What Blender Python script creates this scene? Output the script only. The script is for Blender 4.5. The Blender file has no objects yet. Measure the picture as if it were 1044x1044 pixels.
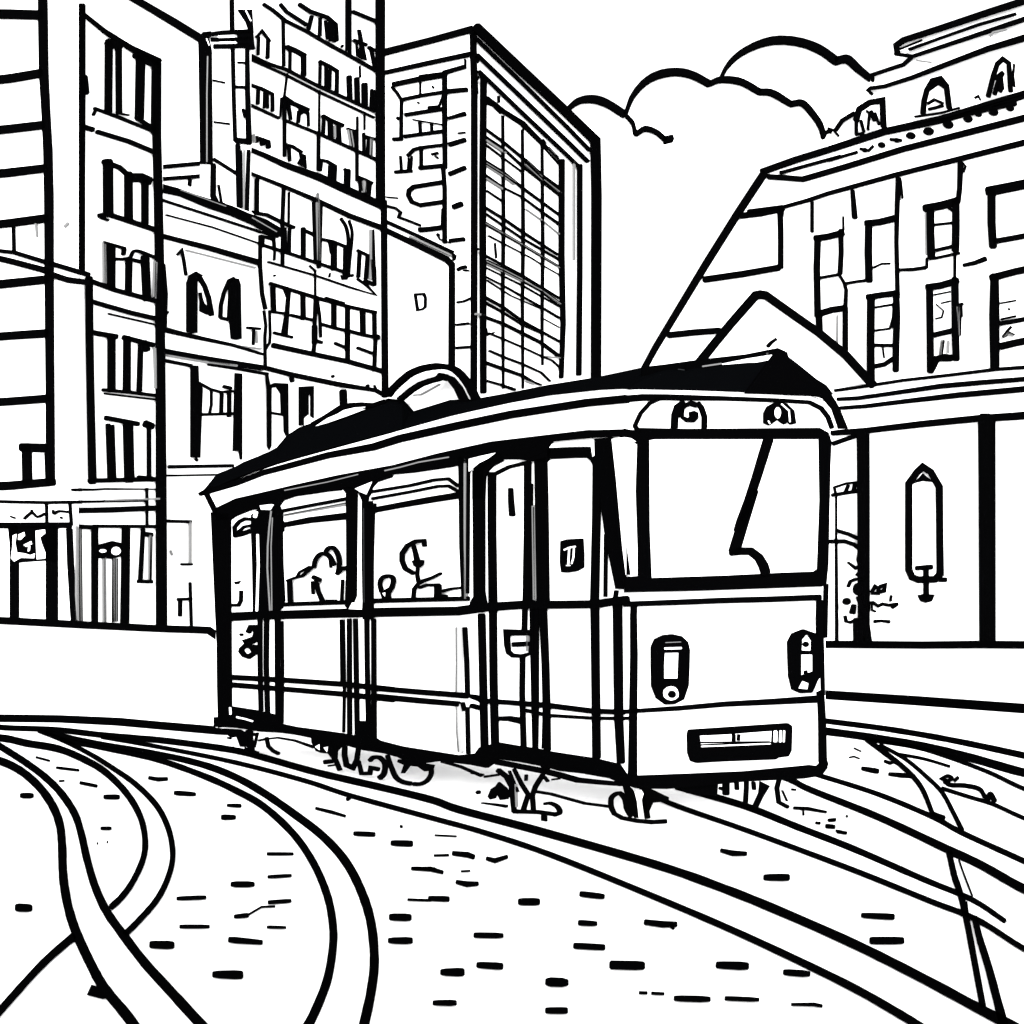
import bpy, math, random
from mathutils import Vector
random.seed(4)
C = bpy.context.scene.collection
FO, U0, V0, H = 1250.0, 522.0, 650.0, 1.39      # focal length in photo pixels, image centre column, horizon row, eye height
# ---------------------------------------------------------------- materials
def mat(name, col, rough=0.9, bump=0.0):
    m = bpy.data.materials.new(name); m.use_nodes = True
    n = m.node_tree; b = n.nodes['Principled BSDF']
    b.inputs['Roughness'].default_value = rough
    b.inputs['Specular IOR Level'].default_value = 0.0
    tc = n.nodes.new('ShaderNodeTexCoord'); no = n.nodes.new('ShaderNodeTexNoise'); mx = n.nodes.new('ShaderNodeMix')
    mx.data_type = 'RGBA'; no.inputs['Scale'].default_value = 9.0; no.inputs['Detail'].default_value = 3.0
    n.links.new(tc.outputs['Object'], no.inputs['Vector']); n.links.new(no.outputs['Fac'], mx.inputs[0])
    mx.inputs[6].default_value = (*[c*0.96 for c in col], 1); mx.inputs[7].default_value = (*col, 1)
    n.links.new(mx.outputs[2], b.inputs['Base Color'])
    return m
WHITE = mat('white_plaster', (.97, .97, .97)); INK = mat('black_paint', (.0005, .0005, .0006))
GREY = mat('grey_hatch_paint', (.12, .12, .12)); ROOF = mat('tarred_roof', (.0008, .0009, .0011)); DARK = mat('dull_dark_paint', (.016, .017, .018)); PALE = mat('pale_grey_paint', (.3, .3, .3))  # GREY is for the thin grey hatch strokes
MATS = [WHITE, INK, GREY, ROOF, DARK, PALE]
# ---------------------------------------------------------------- planes that pixels are measured onto
class Pl:
    """upright face of a building or vehicle, through two ground points"""
    def __init__(s, u1, d1, u2, d2):
        s.a = Vector(((u1-U0)/FO*d1, d1, 0)); b = Vector(((u2-U0)/FO*d2, d2, 0))
        s.d = (b-s.a).normalized(); n = Vector((s.d.y, -s.d.x, 0))
        s.n = n if n.dot(-s.a) > 0 else -n
        s.k = (d1+d2)/2/20
    def p(s, u, v, off=0.0):
        r = Vector(((u-U0)/FO, 1, -(v-V0)/FO)); c = Vector((0, 0, H))
        t = (s.a+s.n*off-c).dot(s.n)/r.dot(s.n)
        return c+r*t
    def shift(s, o, k=None):
        q = Pl.__new__(Pl); q.a = s.a+s.n*o; q.d = s.d; q.n = s.n; q.k = s.k if k is None else k; return q
class Gd:
    n = Vector((0, 0, 1)); k = 0.3
    def p(s, u, v, off=0.0):
        t = (H-off)/((v-V0)/FO)
        return Vector(((u-U0)/FO*t, t, off))
TX = [0, 0, 1]
def T(x, y, s=5.22): TX[:] = [x, y, s]
def P(*a):
    if len(a) == 1 and isinstance(a[0], list): return a[0]
    return [(TX[0]+a[i]/TX[2], TX[1]+a[i+1]/TX[2]) for i in range(0, len(a), 2)]
def A(*a): return [(a[i], a[i+1]) for i in range(0, len(a), 2)]
def smooth(p, n=6):
    q = [(2*p[0][0]-p[1][0], 2*p[0][1]-p[1][1])]+p+[(2*p[-1][0]-p[-2][0], 2*p[-1][1]-p[-2][1])]; o = []
    for i in range(1, len(q)-2):
        for j in range(n):
            t = j/n; o.append(tuple(.5*((2*q[i][c])+(-q[i-1][c]+q[i+1][c])*t+(2*q[i-1][c]-5*q[i][c]+4*q[i+1][c]-q[i+2][c])*t*t+(-q[i-1][c]+3*q[i][c]-3*q[i+1][c]+q[i+2][c])*t**3) for c in (0, 1)))
    return o+[p[-1]]
def resample(p, n):
    L = [0]
    for i in range(1, len(p)): L.append(L[-1]+math.dist(p[i-1], p[i]))
    o = []
    for k in range(n):
        t = L[-1]*k/(n-1); i = 1
        while i < len(L)-1 and L[i] < t: i += 1
        f = (t-L[i-1])/max(1e-9, L[i]-L[i-1]); o.append((p[i-1][0]+(p[i][0]-p[i-1][0])*f, p[i-1][1]+(p[i][1]-p[i-1][1])*f))
    return o
def ribbon(pts, w, closed):
    n = len(pts); L = [0]
    for i in range(1, n): L.append(L[-1]+math.dist(pts[i-1], pts[i]))
    out = []
    def nrm(a, b):
        dx, dy = b[0]-a[0], b[1]-a[1]; l = math.hypot(dx, dy) or 1; return (-dy/l, dx/l)
    for i in range(n):
        if closed: n1 = nrm(pts[i-1], pts[i]) if i else nrm(pts[n-1], pts[0]); n2 = nrm(pts[i], pts[(i+1) % n])
        else: n1 = nrm(pts[i-1], pts[i]) if i else nrm(pts[0], pts[1]); n2 = nrm(pts[i], pts[i+1]) if i < n-1 else n1
        mx, my = n1[0]+n2[0], n1[1]+n2[1]; l = math.hypot(mx, my)
        if l < .2: mx, my, l = n1[0], n1[1], 1
        mx /= l; my /= l; c = max(.55, mx*n1[0]+my*n1[1])
        f = L[i]/L[-1] if L[-1] else 0
        ww = (w[0]+(w[1]-w[0])*f if len(w) == 2 else w[0]+(w[1]-w[0])*f*2 if f < .5 else w[1]+(w[2]-w[1])*(f*2-1))*.5/c*random.uniform(.96, 1.04)
        out.append(((pts[i][0]+mx*ww, pts[i][1]+my*ww), (pts[i][0]-mx*ww, pts[i][1]-my*ww)))
    if not closed:
        for e, q in ((0, 1), (-1, -2)):
            a, b = pts[e], pts[q]; l = math.dist(a, b) or 1; wx = math.dist(*out[e]); d = ((a[0]-b[0])/l*wx*.22, (a[1]-b[1])/l*wx*.22)
            c1, c2 = out[e]; m = ((c1[0]+c2[0])/2, (c1[1]+c2[1])/2)
            cap = tuple((m[0]+(c[0]-m[0])*.6+d[0], m[1]+(c[1]-m[1])*.6+d[1]) for c in (c1, c2))
            if e == 0: out.insert(0, cap)
            else: out.append(cap)
    return out
# ---------------------------------------------------------------- objects
def tag(o, label=None, cat=None, group=None, kind=None):
    for k, v in (('label', label), ('category', cat), ('group', group), ('kind', kind)):
        if v: o[k] = v
    return o
ROOTS = {}
def root(name, loc, label, cat, group=None):
    o = bpy.data.objects.new(name, None); o.location = loc; o.empty_display_size = .3; C.objects.link(o); ROOTS[o] = Vector(loc)
    return tag(o, label, cat, group)
def top_of(o):
    while o.parent: o = o.parent
    return o
def mk(name, vs, fs, ms, parent=None, **kw):
    o = None
    if parent is not None: org = Vector(top_of(parent).location)
    else:
        xs = [v[0] for v in vs]; ys = [v[1] for v in vs]; org = Vector(((min(xs)+max(xs))/2, (min(ys)+max(ys))/2, min(v[2] for v in vs)))
    me = bpy.data.meshes.new(name); me.from_pydata([tuple(Vector(v)-org) for v in vs], [], fs)
    used = sorted(set(ms)); [me.materials.append(MATS[i]) for i in used]
    for p, m in zip(me.polygons, ms): p.material_index = used.index(m)
    o = bpy.data.objects.new(name, me); C.objects.link(o)
    if parent is not None: o.parent = parent
    else: o.location = org
    return tag(o, **kw)
SPLIT = ('panel_strip', 'wall_panel', 'ledge', 'window_outline', 'trim_rail', 'column')
class S:
    """collects painted strokes, filled shapes and panes lying on one face, then links them as ONE mesh"""
    def __init__(s, pl, t=.03, lift=0.0, fat=.85):
        s.pl = pl; s.fat = fat; s.t = t; s.lift = lift; s.V = []; s.F = []; s.M = []; s.cuts = []
    def slab(s, pts, m, off, t):
        k = s.pl.k; b = len(s.V); n = len(pts); s.cut(pts)
        top = [s.pl.p(u, v, (off+t)*k) for u, v in pts]; bot = [q-s.pl.n*(t*k) for q in top]
        s.V += top+bot; s.F.append(list(range(b, b+n))); s.M.append(m)
        s.F.append(list(range(b+2*n-1, b+n-1, -1))); s.M.append(m)
        for i in range(n):
            j = (i+1) % n; s.F.append([b+j, b+i, b+n+i, b+n+j]); s.M.append(m)
    def strip(s, pr, m, off, t, closed=False):
        k = s.pl.k; b = len(s.V); n = len(pr); s.cut([q for p in pr for q in p])
        for a, c in pr:
            x, y = s.pl.p(*a, (off+t)*k), s.pl.p(*c, (off+t)*k); s.V += [x, y, x-s.pl.n*t*k, y-s.pl.n*t*k]
        for i in range(n if closed else n-1):
            p, q = b+4*i, b+4*((i+1) % n)
            s.F += [[p, q, q+1, p+1], [p+2, q+2, q, p], [p+1, q+1, q+3, p+3], [p+3, q+3, q+2, p+2]]; s.M += [m]*4
        if not closed:
            for p in (b, b+4*(n-1)): s.F.append([p, p+1, p+3, p+2]); s.M.append(m)
    def l(s, w, *a, sm=0, m=1, up=0, abs_w=False):
        pts = list(P(*a)); w = w if isinstance(w, (tuple, list)) else (w, w)
        sc = 1 if (len(a) == 1 and isinstance(a[0], list)) else TX[2]
        w = [max(x/sc, .7)+s.fat for x in w]
        closed = len(pts) > 2 and math.dist(pts[0], pts[-1]) < .01
        if sm: pts = smooth(pts)
        if closed: pts = pts[:-1]
        s.strip(ribbon(pts, w, closed), m, s.lift+.02+up, s.t, closed); return s
    def f(s, *a, m=1, up=0): s.slab(P(*a), m, s.lift+.02+up, s.t); return s
    def w(s, *a, up=0):       # bare white paint on top of black
        s.slab(P(*a), 0, s.lift+.02+s.t+.006+up, .006); return s
    def wl(s, w, *a, m=0):
        pts = list(P(*a)); s.strip(ribbon(pts, [w/TX[2]]*2, False), m, s.lift+.02+s.t+.006, .006); return s
    def dot(s, x, y, r, m=1, up=0, ry=None):
        ry = ry or r; a = []
        for i in range(12): a += [x+r*math.cos(i*math.pi/6)*random.uniform(.92, 1.05), y+ry*math.sin(i*math.pi/6)]
        if m == 0: return s.w(*a, up=up)
        return s.f(*a, m=m, up=up)
    def cut(s, pts):
        xs = [p[0] for p in pts]; ys = [p[1] for p in pts]
        s.cuts.append([len(s.V), len(s.F), (min(xs), min(ys), max(xs), max(ys))])
    def o(s, name, parent=None, **kw):
        if name not in SPLIT: return mk(name, s.V, s.F, s.M, parent, **kw)
        n = len(s.cuts); ends = s.cuts[1:]+[[len(s.V), len(s.F), None]]; own = list(range(n))
        def gap(a, b): return max(a[0]-b[2], b[0]-a[2], a[1]-b[3], b[1]-a[3], 0)
        for i in range(n):                       # specks belong to the nearest longer piece
            bx = s.cuts[i][2]
            if max(bx[2]-bx[0], bx[3]-bx[1]) < 14 and n > 1:
                c = [(gap(bx, s.cuts[j][2]), j) for j in range(n) if j != i and max(s.cuts[j][2][2]-s.cuts[j][2][0], s.cuts[j][2][3]-s.cuts[j][2][1]) >= 14]
                if c: own[i] = min(c)[1]
        for h in sorted(set(own)):
            V, F, M = [], [], []
            for i in range(n):
                if own[i] != h: continue
                v0, f0 = s.cuts[i][:2]; v1, f1 = ends[i][:2]; b = len(V)-v0
                V += s.V[v0:v1]; F += [[q+b for q in f] for f in s.F[f0:f1]]; M += s.M[f0:f1]
            r = mk(name, V, F, M, parent, **kw)
        return r
def pane(pl, parent, *a, name='pane', lift=0.0, **kw):
    s = S(pl); s.slab(P(*a), 0, lift+.004, .008); return s.o(name, parent, **kw)
def window(pl, par, quad, strokes, name='window', t=.03, lift=0.0, **kw):
    """strokes: (width, x, y, x, y ...) frame bars; quad: the white pane behind them"""
    s = S(pl, t, lift)
    for st in strokes:
        if st[0] == 'f': s.f(*st[1:])
        elif st[0] == 'g' and st[1] >= 9:          # brushed shading: a few thin vertical strokes
            n = 3 if st[1] < 16 else 4
            for i in range(n):
                e = [q+((i/(n-1)-.5)*st[1]*.85+random.uniform(-1, 1) if j % 2 == 0 else random.uniform(-6, 6)) for j, q in enumerate(st[2:])]
                s.l((1, 2.5, 1), *e, m=1 if i % 2 else 2)
        elif st[0] == 'g': s.l(st[1], *st[2:], m=2)
        elif st[0] == 's': s.l(st[1], *st[2:], sm=1)
        else: s.l(st[0], *st[1:])
    w = s.o(name, par, **kw)
    if quad: pane(pl, w, *quad, lift=lift)
    return w
def body(pl, par, tops, thick, name='wall', base=0.0, mat_i=0, lift=0.0, back=None):
    """solid wall: the traced outline of its top, straight down to the ground, with real thickness"""
    top = [pl.p(u, v, lift) for u, v in tops]; vs = []
    ring = top+[Vector((top[-1].x, top[-1].y, base)), Vector((top[0].x, top[0].y, base))]
    n = len(ring); off = back if back is not None else -pl.n*thick
    vs = ring+[q+off for q in ring]
    fs = [list(range(n)), list(range(2*n-1, n-1, -1))]+[[(i+1) % n, i, n+i, n+(i+1) % n] for i in range(n)]
    return mk(name, vs, fs, [mat_i]*len(fs), par)
def solid(pl, par, poly, thick, name, mat_i=0, lift=0.0, **kw):
    ring = [pl.p(u, v, lift) for u, v in poly]; n = len(ring); vs = ring+[q-pl.n*thick for q in ring]
    fs = [list(range(n)), list(range(2*n-1, n-1, -1))]+[[(i+1) % n, i, n+i, n+(i+1) % n] for i in range(n)]
    return mk(name, vs, fs, [mat_i]*len(fs), par, **kw)
# ---------------------------------------------------------------- camera, world, light
sc = bpy.context.scene
cam = bpy.data.cameras.new('camera'); co = bpy.data.objects.new('camera', cam); C.objects.link(co); sc.camera = co
co.location = (0, 0, H); co.rotation_euler = (math.pi/2, 0, 0)
cam.sensor_width = 36; cam.lens = 36*FO/1044; cam.shift_y = (V0-522)/1044; cam.clip_end = 3000; cam.clip_start = .05
w = bpy.data.worlds.new('World'); sc.world = w; w.use_nodes = True
bg = w.node_tree.nodes['Background']; bg.inputs[0].default_value = (1, 1, 1, 1); bg.inputs[1].default_value = 1.0
su = bpy.data.lights.new('sun', 'SUN'); su.energy = 4.5; su.angle = math.radians(20); so = bpy.data.objects.new('sun', su); C.objects.link(so)
so.rotation_euler = (math.radians(77), 0, 0)
sc.view_settings.view_transform = 'Standard'; sc.view_settings.look = 'None'; sc.view_settings.exposure = .95
sc.cycles.max_bounces = 8; sc.cycles.diffuse_bounces = 6
# ================================================================ GROUND
g = Gd()
vs = [(-900, -60, 0), (900, -60, 0), (900, 1500, 0), (-900, 1500, 0)]
ground = mk('ground', vs, [[0, 1, 2, 3]], [0], kind='structure')
gs = S(g, t=.012)
def D(*rows):
    for r in rows: w = r[-1]; gs.l((w*random.uniform(.55, .9), w*1.08, w*random.uniform(.55, .9)) if w > 8 else w, *((r[0], r[1], r[0]*.8+r[2]*.2, r[1]*.8+r[3]*.2, r[0]*.25+r[2]*.75, r[1]*.25+r[3]*.75, r[2], r[3]) if len(r) == 5 else r[:-1]))
T(0, 700, 4.35)
D((92,482,146,482,26),(160,312,220,328,6),(250,358,350,370,10),(355,425,430,440,12),(262,418,285,416,4),(462,488,528,488,20),(448,627,492,627,12),(660,403,700,410,742,408,14),(774,470,866,476,20),(72,978,138,980,36),(785,938,912,933,17),(430,694,434,694,6),(474,688,478,688,6))
T(0, 804, 4.35); D((798,610,928,610,15),(668,690,768,692,32)); gs.f(385,912,405,868,440,880,480,925,455,930)
T(200, 700, 4.35)
D((138,525,198,527,13),(114,578,173,578,22),(315,740,430,740,11),(318,842,422,836,13),(156,875,256,875,28),(320,955,420,948,16),(170,1018,230,1012,17),(230,1010,290,975,350,973,4),(530,538,600,555,662,573,11),(700,650,792,654,22),(866,692,957,695,24),(958,805,1060,808,15),(938,943,1040,946,6),(860,1020,950,1022,30),(905,618,914,620,8),(668,500,682,490,14))
T(200, 804, 4.35); D((315,612,398,614,10),(146,668,292,680,24),(76,822,202,824,36),(854,672,956,672,28))
T(400, 804, 4.35)
D((185,295,250,293,6),(268,285,335,292,362,302,22),(418,308,455,318,510,300,17),(85,353,170,355,224,370,17),(284,412,330,422,380,420,21),(162,485,250,488,21),(68,490,160,494,6),(188,205,285,210,3),(305,365,345,363,4),(562,500,650,500,33),(834,465,938,477,25),(827,593,906,597,21),(364,648,490,650,23),(807,695,940,702,25),(377,780,487,786,30),(217,812,314,812,34),(182,948,282,948,25),(684,855,776,858,42),(682,982,774,982,25))
T(600, 804, 4.35)
D((100,780,244,783,37),(250,590,330,600,390,600,24),(362,602,378,618,14),(587,272,640,285,700,287,19),(780,392,888,392,30),(570,780,706,785,33),(867,812,980,820,29),(382,928,538,932,27),(607,928,755,934,17),(225,903,260,904,8),(280,905,335,908,8),(900,955,1000,955,1036,962,13))
T(804, 804, 4.35)
D((325,560,466,567,24),(364,672,508,672,30),(175,138,210,134,9),(165,163,205,166,13),(210,185,258,195,9),(120,150,140,152,7),(255,120,262,122,6))
T(804, 690, 4.35)
D((325,405,398,418,20),(445,430,500,435,560,440,17),(290,315,322,330,3),(268,357,290,352,315,362,3),(425,372,450,382,465,378,12))
gs.o('paving_joint', ground)
# ---------------- rails
def rail(la, lb, wa, wb, label, extra=(), white=True):
    s = S(g, t=.02, fat=.5)
    def thin(p):
        o = [p[0]]
        for q in p[1:]:
            if math.dist(q, o[-1]) > 11: o.append(q)
        return o
    def ext(p):
        p = list(p)
        for _ in (0, 1):
            a, b = p[-1], p[-2]
            if a[0] < 5 or a[0] > 1039 or a[1] > 1030:
                l = math.dist(a, b); p.append((a[0]+(a[0]-b[0])/l*250, max(722, a[1]+(a[1]-b[1])/l*250)))
            p.reverse()
        return p
    la, lb = ext(smooth(thin(la))), ext(smooth(thin(lb)))
    if white:
        n = 60; ra, rb = resample(la, n), resample(lb, n)
        s.strip(list(zip(ra, rb)), 0, .004, .008)
    s.l(wa, la); s.l(wb, lb)
    for e in extra: s.l(e[0], e[1], sm=1, m=e[2] if len(e) > 2 else 1)
    return s.o('tram_rail', label=label, cat='rail', group='rails set in the street')
def Q(x, y, s, *a): T(x, y, s); return P(*a)
rail(Q(0,700,4.35,-30,318,43,345,110,385,180,450,235,530,265,610,275,700,278,800,285,880,305,985,340,1092,400,1222,460,1330,560,1452,640,1560),
     Q(0,700,4.35,-30,245,43,290,120,340,200,400,270,470,330,560,360,650,385,760,420,880,470,990,540,1090,640,1220,740,1330,850,1450,950,1560),
     (5,9,12), (4.5,8,13), 'thick rail that wriggles down the lower left corner of the street')
l2 = Q(0,700,4.35,-30,222,43,232,120,250,260,275,380,325,470,380,560,470,620,570,643,670,635,760,590,860,540,930,492,975)
r2 = Q(0,700,4.35,170,195,280,238,400,298,500,360,600,430,690,520,740,610,763,700,763,780,735,870,690,950,620,1030,555,1095)
rail(l2, r2, (4,7,5.5), (3.5,5.5,5.5), 'bulging hooked rail curving back to meet the wriggling rail at the left', [((7,6.5), Q(0,700,4.35,325,1105,190,1225,43,1385,-30,1470))], white=False)
rail(Q(0,700,4.35,-30,176,43,182,250,190,450,213,700,235,900,260,1044,282)+Q(200,700,4.35,270,305,540,380,800,440,1044,500)+Q(400,804,4.35,300,92,650,185)+Q(600,804,4.35,300,335,600,440,860,545)+Q(804,804,4.35,300,690,600,840,870,985,1044,1075),
     Q(0,700,4.35,450,222,700,265,1044,335)+Q(200,700,4.35,200,340,480,415,680,480,1044,580)+Q(400,804,4.35,400,190,700,290)+Q(600,804,4.35,300,480,700,652)+Q(804,804,4.35,250,860,500,1000,580,1050),
     (4,7,10), (3.5,5,9.5), 'long straight rail sweeping right across the street in front of the tram', white=False)
rail(Q(0,700,4.35,200,200,420,248,700,298,900,345,1044,400)+Q(200,700,4.35,150,388,300,470,430,560,560,660,660,770,730,900,775,1044)+Q(200,804,4.35,790,760,775,900,745,1040),
     Q(0,700,4.35,270,235,480,275,700,323,900,393,1044,458)+Q(200,700,4.35,150,440,300,530,430,650,520,780,580,920,605,1044)+Q(200,804,4.35,606,700,580,850,520,1000,480,1070),
     (4,9,11), (4,8,11), 'rail bending in a wide half circle down to the bottom edge left of centre')
rail(Q(620,660,4.176,290,590,400,620,600,680,800,760,1044,855)+Q(804,804,4.35,300,265,600,400,760,465,850,510,960,585),
     Q(620,660,4.176,160,612,290,672,600,780,1044,945)+Q(804,804,4.35,300,355,640,500,760,545,860,590,1000,680,1060,715),
     (6,6,4), (4,4.5,4.5), 'thin rail running out from under the front of the tram to the right')
rail(Q(804,690,4.35,60,415,150,440,400,520,640,620,770,690,1000,795,1080,832), Q(804,690,4.35,-60,430,20,460,100,500,400,620,700,760,850,830,1000,915,1080,955),
     (4,5,6), (5,8,10), 'thick right hand rail starting at the right corner of the tram')
T(804,690,4.35)
rail(P(345,275,430,338,500,392,560,450,600,510,640,610), P(405,300,520,365,610,440,680,510,725,590,770,680), (5,4.5), (3,4.5), 'narrow crossing rail cutting over the other rails at the far right',
     [((6,6.5), P(712,780,735,880,752,930,775,1010,800,1130,862,1460)), ((1.5,1.5), P(755,810,780,880,815,970)), ((6,9), Q(804,804,4.35,825,570,850,670,890,800,945,1010,955,1044)), ((5,5), Q(804,804,4.35,640,112,690,130)), ((1.2,2), Q(804,804,4.35,790,500,795,555))])
T(804,690,4.35)
rail(P(100,185,165,195,400,225,600,257,800,295,1000,338,1080,356), P(100,232,165,240,350,265,600,307,800,355,1000,412,1080,430), (5,6,6.5), (7,8,8.5), 'farthest thick pair of rails along the foot of the right wall')
rail(P(340,275,400,285,600,320,860,410,1000,475,1080,510), P(680,492,800,530,900,560,1000,605,1080,640), (3,4.5), (3,3.5), 'faint scribbled rail at the right edge beyond the crossing rail',
     [((2.5,2), P(480,340,600,362,715,396)), ((3.5,4), P(690,462,720,478,780,480,845,495,870,530)), ((3,3), P(680,450,705,438,725,448,705,460,680,450)), ((5,5), P(880,545,895,520,915,550)), ((3,3), P(735,460,752,445))], white=False)
# ================================================================ LOW WALLS along the street
wl = Pl(-60, 21.6, 330, 17.9)
W = root('low_wall', wl.p(110, 738), 'long plain white street wall on the left, running behind the tram', 'wall')
def zt(pl, pts): return pts
body(wl, W, A(-300,622, 10,635, 84,638.5, 165,641.5, 212,643, 330,647), .35)
S(wl).l((6.5,7), A(-300,620,10,633,84,637,165,641,200,642,212,642.5,226,652)).o('coping', W)
pts = A(-300,730,10,732,60,732.6,120,735.5,160,739,222,744.5,262,746); s = S(wl).l((5.5,7), pts); s.pl = g; s.l((5.5,7), pts); s.o('plinth', W)
wr = Pl(760, 31.5, 1110, 23.6)
W = root('low_wall', wr.p(940, 713), 'low blank white wall on the right below the columned building', 'wall')
body(wr, W, A(760,655, 839,655.5, 1350,660), .35)
S(wr).l((7,8), A(800,656,839,656.8,940,657.5,1000,657,1350,660)).o('coping', W)
pts = A(800,705,840,708,927,713.5,1044,722,1350,742); s = S(wr).l((8,9.5), pts); s.pl = g; s.l((8,9.5), pts); s.o('plinth', W)
# ================================================================ CLOUDS
T(560, 20, 3.07)
def cloud(outline, arcs, label, d):
    cp = Pl(500, d, 900, d); cp.k = d/20
    r = root('cloud', cp.p(*P(*outline)[0]), label, 'cloud', 'outlined clouds in the white sky')
    solid(cp, r, smooth(P(*outline), 4), 30, 'puff')
    s = S(cp, t=.1, fat=-.1)
    for a in arcs: s.l(a[0], *a[1:], sm=1)
    s.o('outline', r)
cloud((58,280,90,252,135,243,180,255,235,290,265,320,272,350,300,338,335,345,372,377,300,420,150,420,58,330), [((12,22,20),52,282,90,252,135,245,180,258,235,292), ((8,14,12),235,290,262,320,272,352,300,338,335,348,366,374), (20,362,374,386,368)], 'small low cloud beside the roof corner of the glazed tower', 420)
cloud((240,285,262,235,300,190,345,167,400,160,450,170,500,195,540,188,600,190,660,222,700,228,760,258,800,258,835,300,865,360,700,400,300,380), [((14,22,18),240,290,262,236,300,192,345,168,400,160,450,170,502,197), ((14,18,16),502,197,540,184,600,190,660,222), ((16,18,14),660,222,700,226,758,260), ((16,16,14),758,260,795,258,830,295,852,330,862,365),(10,868,350,885,345,905,360)], 'wide middle cloud with three humps above the street', 450)
cloud((540,185,560,140,600,102,660,72,720,60,790,67,850,90,900,125,940,122,975,150,1010,180,1010,300,700,300), [((12,22,22),535,185,560,140,600,102,660,72,720,60,790,67,850,90,900,125),((22,20,14),898,126,935,120,970,150,1010,182)], 'high rounded cloud rising behind the right hand building', 480)
# ================================================================ LEFT BUILDINGS
# --- A : slab at the far left
pa = Pl(-60, 37.2, 84, 35.4)
Bn = root('office_building', pa.p(30, 650), 'white office slab at the left edge crossed by thick black floor lines', 'building')
body(pa, Bn, A(-300,-40, 80,-40), 9, back=Vector((-4.5, 9, 0)))
s = S(pa)
s.l((8,7.5), A(42.5,-20,43,20,43.7,73,46,115,48,153,49,200,49.3,277,50.2,400,50.7,493))
for a in (A(-290,11,10,14,43,15), A(-290,114,10,79.5,42,74), A(-290,161,10,131,44,127), A(-290,206,10,175.5,47,171), A(-290,262,10,227,48,222), A(-290,318,10,288.5,48,284.5), A(-290,365,10,342,48,339.5), A(-290,428,10,409,50,406), A(-290,508,10,495,54,491)):
    s.l(9 if a[1][1] == 14 else 7.8, a)
s.l(2, A(13,231,13.5,257)).l(4, A(13.5,257,46,267)).l(3, A(-50,250,13,257)).l((5,6), A(-50,252,10,266,50,276.5)).l(4.5, A(50,268,90,280)).l((6,5), A(50,279,68,285,90,288))
s.l(1, A(36,228,37,241), m=2).l(1.5, A(65,231,69,227), m=2)
s.o('floor_band', Bn)
T(0, 400)
window(pa, Bn, (165,320,240,320,248,475,165,478), [(46,138,280,142,482), (44,108,292,245,296), (8,240,325,246,475), (10,268,320,272,475)], label='small square window')
s = S(pa).l(13, -200,575,52,582,240,586,430,583).l(8, 243,585,245,692).l(9, 368,592,376,705).l(9, 125,672,165,640,195,662,235,645, sm=1).l(6, 165,625,165,640).l(9, 278,628,285,645,310,632,360,636, sm=1).l(28, -200,706,52,708,370,706).l(12,380,518,430,518).dot(322,667,7)
s.l(6, 52,660,75,668)
s.o('shop_sign', Bn)
T(0, 500)
w = window(pa, Bn, (95,382,245,376,245,672,95,668), [(42,73,190,73,690), (55,272,190,272,700), ('f',40,190,300,190,300,385,250,372,95,384,60,384)], name='shop_window')
s = S(pa).w(68,240,88,232,80,280,90,330,130,335,160,345,185,335,180,360,110,358,75,378,58,360,66,300).w(98,235,128,222,132,240,110,262,96,262).w(125,290,165,270,170,285,140,300).w(190,215,238,208,240,228,212,250,222,285,240,330,240,362,195,366,192,300).w(150,300,160,295,158,320,148,325)
s.o('pane', w)
S(pa).l((26,30), 365,205,372,400,392,700).l(5,404,190,404,700, m=2).o('drainpipe', Bn)
# --- B : block with triple windows
pb = Pl(82, 36, 167, 39.1)
Bn = root('office_building', pb.p(120, 650), 'sloping roofed block with five storeys of narrow three-bar windows', 'building')
body(pb, Bn, A(82,8, 88,16, 108,32, 135,48, 162,62, 166,64), 9)
T(0, 0)
s = S(pb)
s.l((14,22,38), 428,50,455,80,560,165,700,255,850,330)
s.l(7, A(83.7,5,83.6,100,83,190,83,278)).l(7, A(86,78,87.5,95)).l((6,7), A(91.5,283,92,340,93,400,95,492))
s.l((7,10), A(161,62,160.5,140,162,200,163.5,280,164.5,400,165,500,165.5,641)).l(4, A(166.5,270,169,300,168,335))
s.l(22, 440,672,500,690).l(20, 520,700,690,752,840,815)
T(0, 200)
s.l(20, 470,430,490,452,620,500,850,562).l(20, 490,560,700,620,850,655).l(5, 580,625,830,683).f(870,600,905,615,885,640,865,630)
T(0, 400)
s.l((10,4), 380,518,500,518,560,514,830,515).l(9, 430,583,560,580,780,576).l(5, 560,575,850,566, m=2).l(7, 785,510,786,705).l(26, 395,630,600,625,850,615).l(20, 405,715,500,718).l(14, 500,712,850,714)
s.o('ledge', Bn)
T(0, 0)
window(pb, Bn, (600,262,725,290,725,625,600,595), [(34,583,225,580,598), (26,635,262,637,603), (34,572,222,600,232,645,252), (42,752,300,745,632), (38,722,288,840,345), (36,833,335,828,705), (13,505,575,640,625,830,702), (16,745,635,815,680), (11,500,612,515,580), (6,650,605,690,612)], label='tall topmost window between heavy black mullions')
T(0, 0)
window(pb, Bn, (605,895,770,970,770,1180,605,1140), [(48,578,855,580,1145), (22,552,858,640,890,690,935), (38,687,920,688,1170), (44,712,945,755,945,800,965), (32,775,960,775,1190), (22,530,1148,575,1138,830,1222), (10,535,1155,580,1172)])
T(0, 200)
window(pb, Bn, (610,270,770,330,780,540,610,485), [('g',16,560,250,562,460), (36,596,262,596,492), (12,555,245,670,278), (18,665,280,660,310), ('s',13,620,335,690,330,725,290,830,325), (16,690,335,770,352), (30,690,330,687,510), (38,775,322,785,550), ('g',9,830,350,825,540)])
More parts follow.
